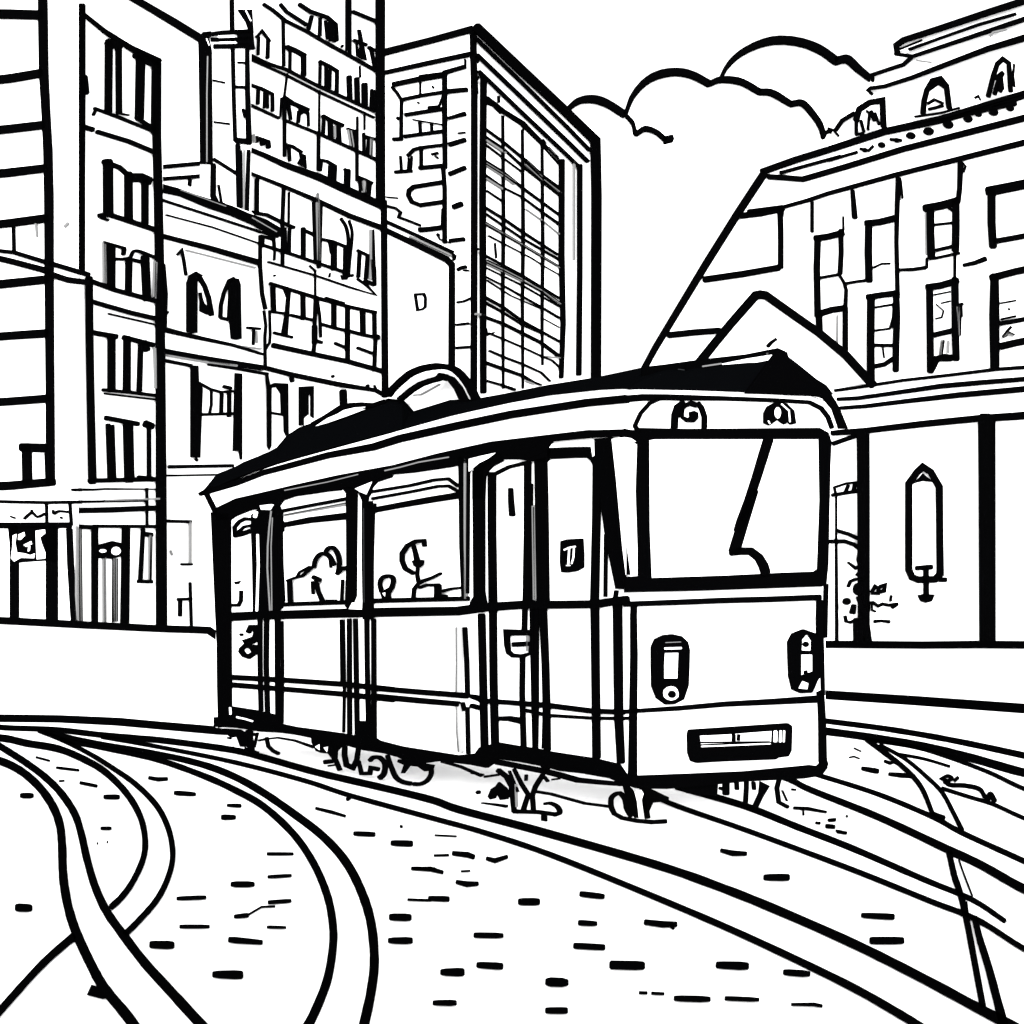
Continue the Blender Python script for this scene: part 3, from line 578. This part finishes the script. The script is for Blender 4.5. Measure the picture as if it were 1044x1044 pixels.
# ================================================================ TRAM
D0 = 9.05
ts = Pl(638, D0, 222, 15.0); tf = Pl(638, D0, 843, 10.05)
ts.k = tf.k = .5
TR = root('tram', ts.p(430, 770)*1.0, 'white single car tram with black roof and thick black window frames', 'tram')
TR.location.z = 0
inw = -ts.n
ZT, ZB = 3.34, .26
c0, c1, c2 = ts.p(638, 600), ts.p(220, 600), tf.p(841.5, 600); wid = (c2-c0); c3 = c1+wid
def box(name, pts, z0, z1, m, par, z0s=None, z1s=None):
    n = len(pts); z0s = z0s or [z0]*n; z1s = z1s or [z1]*n
    vs = [(p.x, p.y, z) for p, z in zip(pts, z0s)]+[(p.x, p.y, z) for p, z in zip(pts, z1s)]
    fs = [list(range(n-1, -1, -1)), list(range(n, 2*n))]+[[i, (i+1) % n, n+(i+1) % n, n+i] for i in range(n)]
    return mk(name, vs, fs, [m]*len(fs), par)
zz = lambda pl, u, v: pl.p(u, v).z
bod = box('body', [c1, c0, c2, c3], 0, 0, 0, TR, [zz(ts,222,742), zz(ts,638,797), zz(tf,843,787), zz(ts,222,742)], [zz(ts,217,505), zz(ts,638,410), zz(tf,843,410), zz(ts,217,505)])
# roof edge moulding
fas = S(ts, t=.05)
fas.slab(A(207,503,221,497,239,490,263,480.5,282,474,304,467.5,346,456,396,442.5,420,435.5,459,424.5,520,411,560,403.5,610,397.5,638,396.5,638,440,600,438,550,444,500,452,446,464,400,475,345,485,300,495,262,504,240,509,219,519), 0, .0, .03)
fas.l((4,7,7.5), A(205,503,240,492.5,267,482,334,464,380,455.5,407,447,465,434,520,422.5,558,416.6,597,410.5,638,406.5), m=1)
fas.l((3.5,4,4), A(208,500,214,512,220,524)).l(3,A(203,504,209,501,215,497))
fas.o('roof_edge', TR)
fas = S(tf, t=.05)
fas.slab(A(638,397,700,398,760,400,830,403,841,408,849,419,854,438,838,440,638,438), 0, .0, .03)
fas.l((6.5,3.4,3.2), A(638,406.5,655,405,680,404.8,738,406,795,408,826,410,838,416,845,425,849,436))
fas.l((3,3), A(648,434,654,421,663,411,676,405)).l(3, A(648,434,652,440))
fas.f(A(793,356,803,359,805,369,843,394,856,415,865,437,856,437,849,417,839,405,827,403,760,401)) 
fas.o('roof_edge', TR)
# roof
def roofmesh():
    ct = ts.shift(-.9); cf = tf.shift(-.45); far = ts.shift(-2.0)
    sil = A(207,500,221,483,239,476,248,471,263,465,275,460,282,456,292,444,304,436,320,430,346,425,396,406,410,408,420,419.5,459,407.5,482,407,520,400,560,392,610,384,657,374,680,371)
    low = A(207,503,221,496,239,488,248,484,263,479,275,474.5,282,472,292,469,304,466,320,461,346,454,396,441,410,437,420,434.5,459,424,482,418,520,410,560,403,610,397.5,630,396.5,638,396.5)
    vs = []; fs = []
    for (a, b), (c, d) in zip(sil, low):
        L = ts.p(c, d, .03); M = ct.p(a, b); R = Vector(far.p(a, b)); R.z = L.z; K = Vector((L.x, L.y, 0))+inw*2.05; K.z = L.z
        vs += [L, M, K]
    n = len(sil)
    for i in range(n-1):
        p, q = 3*i, 3*i+3; fs += [[p, q, q+1, p+1], [p+1, q+1, q+2, p+2], [p, p+2, q+2, q]]
    fs.append([0, 1, 2])
    # nose
    fl = A(638,396.5,657,396.5,680,397,720,398,760,400,800,403,827,404,845,410); fsil = A(690,371,695,370.5,700,371,720,368,760,361,793,355,815,372,847,398)
    b = len(vs)
    for (c, d), (a, e) in zip(fl, fsil): vs += [tf.p(c, d, .03), cf.p(a, e)]
    vs += [ts.p(638, 396.5, .03)]
    for i in range(len(fl)-1): fs.append([b+2*i, b+2*i+2, b+2*i+3, b+2*i+1])
    k = 3*(n-1); fs += [[k, b, b+1, k+1], [k+1, b+1, b+5, b+9, b+11, k+2], [b+11, b+13, b+15, k+2]]
    return mk('roof', vs, fs, [3]*len(fs), TR)
rf = roofmesh()
# solid black slab outlines of the roof on the near side
s = S(ts.shift(-.85), t=.04)
T(200, 340)
s.f(A(657,374,610,384.5,560,393,520,400,482,407,459,408,420,420,410,409,405,407,396,406,346,426,322,434,304,437,292,445,282,456,275,461,263,466,248,472,239,477,221,484,213,494,240,486,300,468,400,441,500,415,560,404,638,398,680,397,700,397,700,371,680,371.5))
s.o('roof_skin', TR)
rn = tf.shift(-.35)
s = S(rn, t=.04)
s.f(A(655,374,680,371,716,366,760,361,793,354.5,801,358,804,368,843,393,850,402,830,402,760,400,655,396))
T(680, 340)
s.w(290,162,420,135,565,112,575,150,430,155,300,166).wl(6, 635,258,700,268,768,292)  # white and grey highlights painted over the black roof front
s.wl(4,60,190,180,205,300,210,500,190,m=4).wl(5,0,235,200,232,350,228,520,243,m=4).wl(8,190,175,290,160,m=2)
s.f(545,70,560,45,580,25,560,60,548,75).l(6,535,105,528,140,m=2)
s.o('roof_front', TR)
# trolley hoop and fairing on the roof
ct = ts.shift(-.8)
T(350, 340)
hp = S(ct, t=.12).l((16,28,24), 225,330,260,285,330,222,380,195,430,180,500,172,560,182,600,205,650,265,700,360, sm=1).l((14,18,26), 290,350,350,300,400,268,450,250,490,240,515,222,560,240,600,290,640,375).l(32,505,225,530,232)
hp.o('current_collector', TR)
pane(ts.shift(-.9), TR, 240,335,330,240,400,205,500,185,570,200,620,250,690,360,570,360,365,415,310,355, name='collector_cover', lift=-.05)
S(ct.shift(-.02)).l(3, 370,328,410,325,510,270, m=2).o('collector_cover', TR)
T(200, 340)
fp = ts.shift(-.82)
S(fp, t=.1).l((14,20,18), 615,480,680,445,760,395,820,380,880,376,940,380,1000,360).o('roof_fairing', TR)
pane(ts.shift(-.75), TR, 635,493,700,450,790,412,850,402,900,402,800,440,700,475, name='fairing_highlight', lift=.05)  # white lens: a highlight on the black roof, built as a flat shape
S(fp).wl(14,790,490,812,478,m=2).o('roof_vent', TR)
# side : window head band, posts, belt, skirt
s = S(ts, t=.05)
s.f(A(219,518,240,508,262,503,300,494,345,484,400,474,446,462,500,450,550,444,600,438.5,632,437.5,638,437.5,638,448,630,445,605,446,562,450,556,460,548,464,535,468,512,468,498,474,484,490,483,492,482,470,460,476,420,482,395,484,376,492,366,500,352,497,345,500,335,501,300,506,288,510,281,520,280,528,272,518,263,519,255,520,240,526,234,530,220,530))
T(350, 340)
s.wl(7, 220,730,300,712,400,685,560,658, m=2)
T(200, 340)
s.wl(5, 470,835,700,790,860,750, m=2)
s.o('window_head_band', TR)
s = S(ts, t=.05)
s.f(A(214.5,522,234,524,234,590,234.3,655,234.8,725,234.5,740,222,742,221,700,220.5,655,219,625,217,580,215.5,545))
s.o('corner_post', TR)
def belt(s):
    s.l((8.2,8.6,7), A(233,629,260,627.5,300,626.5,352,625,400,624,465,623,494,619,534,616.5,570,616.5,606,616,638,611)); return s
belt(S(ts, t=.055)).o('waist_rail', TR)
T(200, 480)
# rear small window
w = window(ts, TR, (178,240,290,205,292,745,178,752), [(14,203,350,200,300,225,270,255,255,290,258), (20,200,345,240,335,290,318), (10,215,330,250,298,290,290,300,330), ('f',200,590,215,588,232,585,222,602,205,605), (12,235,640,234,690,222,715,182,715)], t=.04)
s = S(ts, t=.05).f(290,235,312,215,335,200,345,182,410,180,440,190,455,230,452,300,455,500,465,690,440,742,300,750,296,500,290,330)
s.w(338,185,400,178,412,180,395,208,345,206).wl(20,312,245,318,220).wl(12,326,340,330,500,322,745).wl(8,398,215,388,300,380,400,378,520,384,620,392,742,m=2).wl(5,405,250,398,400,402,742,m=2)
s.o('window_post', TR)
w = window(ts, TR, (415,205,470,160,700,110,760,100,800,130,795,700,460,705), [(14,420,222,470,210,600,185,798,148), ('g',11,470,238,795,176), ((22,34),450,290,600,262,797,240), (10,455,270,455,320), (19,445,712,600,706,790,700), (9,420,740,450,725)], t=.04, label='side window with a hunched passenger behind it')
s = S(ts, t=.05).f(795,120,780,100,800,85,850,90,852,400,850,650,830,700,805,735,790,720,797,500).f(880,150,905,160,930,160,942,220,935,500,935,790,885,790,880,500)
s.wl(8,867,140,864,400,862,690).w(845,95,935,58,905,125,880,115,868,108).f(860,112,885,120,915,118,905,165,875,150).w(812,735,830,702,880,698,880,738).f(905,175,950,172,948,198,920,205)
s.wl(3,890,200,893,700,m=4)
s.o('window_post', TR)
T(350, 480)
w = window(ts, TR, (140,125,170,65,250,32,470,-15,605,-25,615,670,155,688), [((12,13),140,112,350,78,480,48,555,42,605,80), (12,150,148,350,112,500,82,555,80,608,110), ((26,30),150,210,300,182,450,155,608,130), (17,125,130,140,85,170,50,250,25), (22,150,692,400,686,660,680)], t=.04, label='side window with a hatted figure behind it')
s = S(ts, t=.05).l(21, 622,-70,625,100,628,400,640,680).l(5,645,-60,645,300,648,680,m=2).l(5,660,-50,658,200,655,650)
s.f(685,0,745,-10,745,640,755,700,740,735,700,750,670,735,672,700,690,670)
T(350, 340)
s.f(685,745,700,720,770,680,812,638,850,640,840,680,790,705,765,730,750,760,745,880,685,880)
s.w(668,668,740,650,810,635,770,665,720,690,685,720,668,735)
s.o('window_post', TR)
# doors
T(470, 430)
dr = window(ts, TR, (178,285,260,248,335,235,335,950,178,960), [(36,160,275,160,600,165,960), (28,350,215,348,600,342,950), (14,150,285,180,275,250,240,340,218), (7,370,330,368,600,372,945), ('g',10,385,450,390,945)], name='door', t=.04, label='rear leaf of the folding door')
S(ts, t=.05).l((14,22), 258,355,260,420,266,497).o('handle', dr)
S(ts, t=.045).f(388,205,450,190,455,400,458,600,462,960,402,960,395,600).o('door_post', TR)
dr = window(ts, TR, (455,215,480,200,670,192,700,230,698,600,690,945,460,945), [(54,470,168,600,163,690,163), ('f',300,200,380,212,450,215,470,190,480,140,300,130,200,165,230,200), (34,718,180,715,500,705,960), ('f',640,190,700,190,702,240,690,210,670,190)], name='door', t=.045, label='front leaf of the folding door with a square notice')
S(ts, t=.05).f(527,635,560,625,640,620,645,700,645,775,610,795,560,803,532,802,524,750).wl(7,548,682,575,670,608,664).wl(8,575,675,570,760).wl(7,600,668,598,720,588,755).wl(4,560,765,580,765).o('notice', dr)
s = S(ts, t=.055)
s.w(470,138,485,118,580,112,706,95,708,180,700,185,692,135,690,130,600,128)
s.o('door_head', TR)
s = S(ts, t=.05).f(700,90,800,82,806,160,822,300,850,520,890,815,868,815,868,890,820,890,790,740,760,580,742,440,735,300,705,220)
s.l(7,765,600,762,930).l(10, 820,900,815,940)
s.o('front_pillar', TR)
# lower side panels
T(200, 620)
s = S(ts, t=.04)
s.l(16, 335,60,335,300,340,545).l(18, 370,60,368,300,375,560).l(20, 428,60,428,300,432,600).l(6, 452,70,455,300,452,610)
s.l(5, 766,62,770,400).l(6,778,62,784,400,780,660).l(16, 810,60,812,670).l(17, 843,60,848,400,852,660).l(17, 903,60,905,300,912,610).l(17, 940,60,942,690)
s.o('panel_strip', TR)
s = S(ts, t=.045)
s.l((25,25,24), 180,368,450,382,780,405,1044,433).l((24,24,26), 180,408,450,430,780,458,1044,487)
T(350, 640)
s.l((26,26), 165,322,400,342,655,362).l((27,26), 165,365,400,388,610,406).l(14,655,362,700,365,740,390).l(18,675,415,720,428,745,425)
T(480, 600)
s.l(17, 0,575,40,590,60,605).l(14, 0,620,50,635).l((22,26,22), 80,600,130,602,400,622,640,652,810,658).l(14, 285,648,400,675,640,690,780,692,842,690).l((18,30), 140,692,200,692,265,705)
s.o('trim_rail', TR)
T(350, 640)
s = S(ts, t=.04).l(26, 610,0,612,180,610,355, m=5).l(6,600,0,601,180,600,355,m=2).l(22, 608,410,614,560,620,660, m=5).l(6,600,410,604,560,612,660,m=2).l((16,16), 642,0,652,180,656,355).l(13, 655,425,658,560,660,668).l(14,630,400,640,440)
T(480, 600)
s.l(30, 52,140,58,400,68,850).l(31, 112,0,114,300,116,500,124,830).l((20,20), 283,100,280,220).l(20, 270,360,268,560,276,850).l(12,318,0,322,300,328,600,334,850).l(12,346,100,346,600,342,850).l(16,332,600,338,850)
s.l((34,30,28), 378,90,392,400,398,640,402,860).l(5,385,660,380,850).l(35, 655,100,658,400,664,900).l((38,38,32), 775,70,780,500,782,700,794,925)
s.o('panel_strip', TR)
T(480, 600)
hd = S(ts, t=.06).f(170,215,318,220,318,250,195,252,200,330,215,345,260,350,305,340,318,240,318,345,270,370,215,368,185,345,175,300).l(22, 222,298,300,294).l(5,298,240,296,330,m=2)
hd.o('door_handle', TR)
T(200, 620)
S(ts, t=.05).dot(235,141,8).l((18,22), 272,128,285,100,305,100,315,130,305,170,265,190).l(14,265,190,255,175,300,160).l((16,18), 232,222,255,200,285,205,300,225).l(20,232,225,250,250,275,258,302,240,305,200).o('fleet_mark', TR)
T(200, 620)
s = S(ts, t=.07)
s.f(A(217.5,731,222,731,234.5,728,234.5,720,260,724,281,729,286,738,300,741,330,745,347,747.5,361,750,362,735,374.5,735,377,750,385,755,408,761,465,770,484,768,488,762,507,757,530,761,545,763,558,766,604,773,629,779,636,789,646,792,646,803,640,801,625,794,606,790,570,786,556,782,530,777,507,774,502,778,495,783,480,780,448,776,420,780,405,772,390,768,370,765,345,758,325,754,300,749,285,747,265,746,240,742,217.5,741))
T(200, 620)
s.wl(8,215,580,260,590,300,602,m=0).wl(10,180,530,182,565)
s.o('skirt', TR)
T(480, 700)
s = S(ts, t=.06).l((22,24,18), 130,402,200,415,380,450,480,475,560,498,680,510,800,520).l(24,385,420,395,455)
s.l((8,14), 610,460,740,480,780,500)
s.o('step', TR)
# front face
T(680, 340)
s = S(tf, t=.05)
s.f(A(652,436,700,437,760,436.5,836,436,845,441,848,450,847,475,846,520,845,575,843,595,838,598,780,600,710,602.5,638,604,638,588,652,587,652,560,650,500))
ws = s.o('windscreen_frame', TR)
# pane of the windscreen over the frame slab
s = S(tf, t=.05); s.slab(A(662.5,449,668,448,740,448,834,448,835,510,832.5,580,829,582.5,800,583.5,740,586.5,665,589,663,540), 0, .08, .01)
T(620, 500, 4.176)
ps = s.o('windscreen_pane', ws)
s = S(tf, t=.04, lift=.08)
T(680, 340); s.l((46,40,42), 545,560,520,640,480,770,440,890,400,1000,384,1050)
T(620, 500, 4.176); s.l((38,42), 622,0,580,130,540,262).l((30,30,36), 528,262,570,258,610,258,645,285,665,320,675,352)
s.o('wiper', TR)
S(tf, t=.055).l(7.5, A(636,441,646,443,654,449)).o('front_trim', TR)
T(470, 430)
S(ts, t=.045, lift=.02).w(802,92,870,82,905,88,930,105,877,110,877,815,858,660,825,300).o('quarter_window', TR)
T(620, 500, 4.176)
s = S(tf, t=.045)
s.l((20,22,24), 75,484,300,476,500,468,700,463,905,455).l((20,26), 905,470,904,550,908,700,910,870).l((20,28), 910,870,916,1000,918,1150,924,1170).l(12,933,400,930,500,928,625).l(3,918,480,920,620).l((20,30), 114,492,112,530,114,700,110,1000,108,1220)
s.l((14,20,28), 75,942,300,928,500,910,700,900,900,888)
s.o('front_trim', TR)
T(620, 500, 4.176)
h = S(tf, t=.06).f(190,665,205,632,240,615,275,611,315,620,342,645,350,680,348,760,345,830,325,890,285,910,250,912,212,885,192,835,190,740)
h.w(243,693,298,692,296,750,294,800,240,800,240,745).wl(8,242,673,312,671).wl(3,245,648,310,645,m=2).dot(268,864,34,m=0,ry=30).dot(275,868,16,up=.05)
h.o('headlight', TR, label='long rounded left headlight')
h = S(tf, t=.06).f(771,645,790,608,835,590,885,608,898,640,905,700,903,790,870,862,825,864,790,848,776,790)
h.w(824,700,868,700,868,770,824,785).w(826,680,828,635,845,616,862,640,860,682).dot(845,655,12,up=.05).w(812,842,828,812,852,822,848,846).f(838,768,850,765,852,788,838,790,up=.05).w(895,810,902,800,903,850,875,862)
h.o('headlight', TR, label='slimmer right headlight at the corner')
T(620, 660, 4.176)
h = S(tf, t=.06).f(344,370,350,350,500,340,768,322,786,335,783,440,770,465,728,470,715,478,500,486,380,493,358,485,346,450)
h.w(392,377,500,372,695,357,693,402,500,408,396,412).wl(5,398,422,690,410).wl(15,713,358,712,400).wl(9,735,356,733,402).wl(7,750,356,748,402).l(9,538,372,538,398,up=.05).l(7,560,372,558,396,up=.05).l(4,395,405,690,403,up=.05)
h.o('number_plate', TR)
s = S(tf, t=.07).f(A(640,792,647,791,700,789,760,786.5,828,780,835,781,843.5,773,844,783,838,791,820,794,760,797,700,803,680,804.5,650,804,641,801))
s.o('bumper', TR)
T(680, 340)
lm = S(tf, t=.05, lift=.03).l((26,28), 45,500,48,430,62,390,92,368).l((20,16), 205,500,205,440,190,395,170,368).l((14,22), 80,440,78,410,95,385,130,370,165,380).f(80,400,95,395,92,440,115,450,128,440,125,415,145,410,168,420,170,450,150,472,110,470,85,450)
lm.o('destination_lamp', TR, label='spiral marked lamp above the windscreen')
lm = S(tf, t=.05, lift=.03).f(522,475,522,420,540,385,580,365,640,372,680,410,690,480,665,484,650,470,630,482,610,470,595,455,575,470,550,488).dot(590,422,16,m=0,ry=30).wl(6,610,375,650,410,655,470).wl(5,540,465,548,480)
lm.o('destination_lamp', TR, label='arched dark lamp above the windscreen')
# running gear
tu = ts.shift(.02)
T(200, 620)
s = S(tu, t=.04, fat=.1).f(145,640,230,645,255,660,262,740,232,738,212,685,185,690,170,680).l(34, 275,655,290,765).l(10, 322,665,305,740).l(12, 330,705,375,695).l(17, 370,690,380,735,405,760,435,775).l((10,14), 385,695,430,690,520,705,620,740).l(10,190,740,195,745).f(255,740,330,765,320,775,260,765).l(10,165,690,180,695)
s.o('wheel_frame', TR)
s = S(tu, t=.04, fat=.1).f(610,680,770,700,768,740,748,760,745,800,772,862,752,868,728,812,700,775,660,770,635,760,612,715).w(632,738,655,725,655,755).w(678,742,700,738,695,765).l(24, 680,820,720,815).l((20,26,20), 788,700,785,780,795,835,830,850,850,810,862,730).l((16,22), 860,815,875,880,920,880,925,850,965,858).l((20,26), 920,812,940,795,975,798,1000,830,995,880,972,905, sm=1).l(10,700,840,735,835)
T(350, 640)
s.l((18,22,22), 230,680,250,740,275,795,310,820,355,830, sm=1).f(290,700,480,730,470,760,430,765,395,740,350,735,320,775,305,775,320,730,285,715).l((20,20,22), 462,740,462,780,440,815,405,832,372,832, sm=1).l(14, 520,712,620,740,730,788)
s.o('wheel_frame', TR, label='long curly rear wheel frame')
T(480, 700)
s = S(ts.shift(.32), t=.04, fat=.1).l((24,20), 140,445,185,480,212,530,225,660,250,668).l(22, 225,665,350,668,440,680).l((24,16), 440,682,468,670,455,640,420,622,388,624, sm=1).l((14,22), 225,440,265,520,300,575,275,655).l((20,20), 378,470,340,530,322,580,328,655).l(10, 290,470,288,500).l(12,385,480,405,505).l(10,430,495,465,490).f(88,585,105,545,130,530,145,508,185,540,205,570,190,600,155,605,135,570,125,595,100,602).l((9,16), 55,620,120,628,185,638).dot(35,563,11).l(24, 385,680,385,755).l(14,345,560,420,572,600,622,740,640).l(8,200,450,245,560).l(5,235,520,240,640,m=2).l(10,0,460,60,470).l(12,70,480,140,470)
s.o('wheel_frame', TR, label='forked middle wheel frame standing on the rail')
s = S(tu, t=.04, fat=.1).l((20,22), 760,680,742,640,745,590,785,568,815,600,825,650,848,690, sm=1).l((18,22,26), 755,675,800,700,880,715,960,722,1030,718).f(800,500,850,545,885,600,895,700,870,700,840,640,820,580).l(22, 912,560,920,600,935,700).f(890,540,950,545,1044,590,1044,610,960,620,930,690,915,620,925,570)
s.w(872,560,905,550,918,570,908,600,912,700,895,700,885,610).o('wheel_frame', TR, label='front wheel frame with a round hoop')
T(620, 660, 4.176)
tv = tf.shift(-.03)
s = S(tv, t=.04, fat=.1).f(285,585,470,570,465,632,400,628,340,622).l(26, 505,570,505,625).l(15, 550,570,552,605).l(16, 592,570,592,600,588,665).l(14, 622,575,625,605).f(650,570,690,590,660,640,640,682,618,680,645,620).l(16, 732,560,722,600,730,660,768,680).l(5,745,610,765,655).l(14,480,600,495,605)
s.o('wheel_frame', TR, label='short front guard of hanging prongs')
T(620, 660, 4.176)
S(g, t=.012).l((8,12,6), 790,682,850,685,930,700).l(6, 830,685,832,712).l(9, 940,736,968,733).l(13, 928,760,965,763).l(9, 975,783,1015,789).l(6,885,745,902,747).l(4,780,603,800,605).o('paving_joint', ground)
# ================================================================ PASSENGERS seen in the side windows
pp_ = ts.shift(.03)
T(200, 480)
def per(fn, lab, u, v, grp=None):
    q = pp_.p(u, v); r = S(pp_, t=.04); fn(r); o = r.o('person', label=lab, cat='person'); return o
def f1(r):
    r.l(19, 492,585,496,695).l((8,12), 478,585,520,570,560,560,612,512).l((6,8),530,570,545,540,600,510).l((16,20), 622,515,628,480,648,450,675,440,705,455,728,500, sm=1).l((16,20,12), 685,430,700,412,725,410,748,440,758,490,748,540, sm=1).l((16,18), 745,550,765,522,800,516).l(9, 775,580,770,695).l(18, 618,565,655,582).l((12,20), 632,575,645,640,668,695).l(10, 615,590,618,655).l(6,708,470,712,515).l(8,690,690,740,690)
per(f1, 'hunched passenger leaning forward over a seat in the first wide tram window', 325, 600)
T(350, 480)
def f2(r): r.l((16,18), 200,645,190,600,205,568,240,560,262,575,255,615,235,645, sm=1).f(192,625,215,635,240,620,248,680,205,682,195,655).w(208,652,222,648,220,668)
per(f2, 'small round-headed passenger low in the left corner of the second wide tram window', 393, 600)
def f3(r): r.l((16,20,18), 428,400,425,372,380,375,335,400,308,440,308,480,325,520,368,545, sm=0).l((14,22), 368,395,380,440,388,480).f(362,480,385,470,395,488,408,472,425,475,420,500,395,518,372,505).l((8,14), 392,512,388,550,395,590).l((10,14), 515,545,470,568,400,592).l((14,12), 368,680,372,630,395,600,415,590).l((10,16), 400,622,440,608,505,608).f(482,605,515,605,515,655,548,660,548,676,480,676).l((13,9), 522,640,570,628,625,622)
per(f3, 'passenger with a curved hat brim leaning on a table in the second wide tram window', 430, 590)
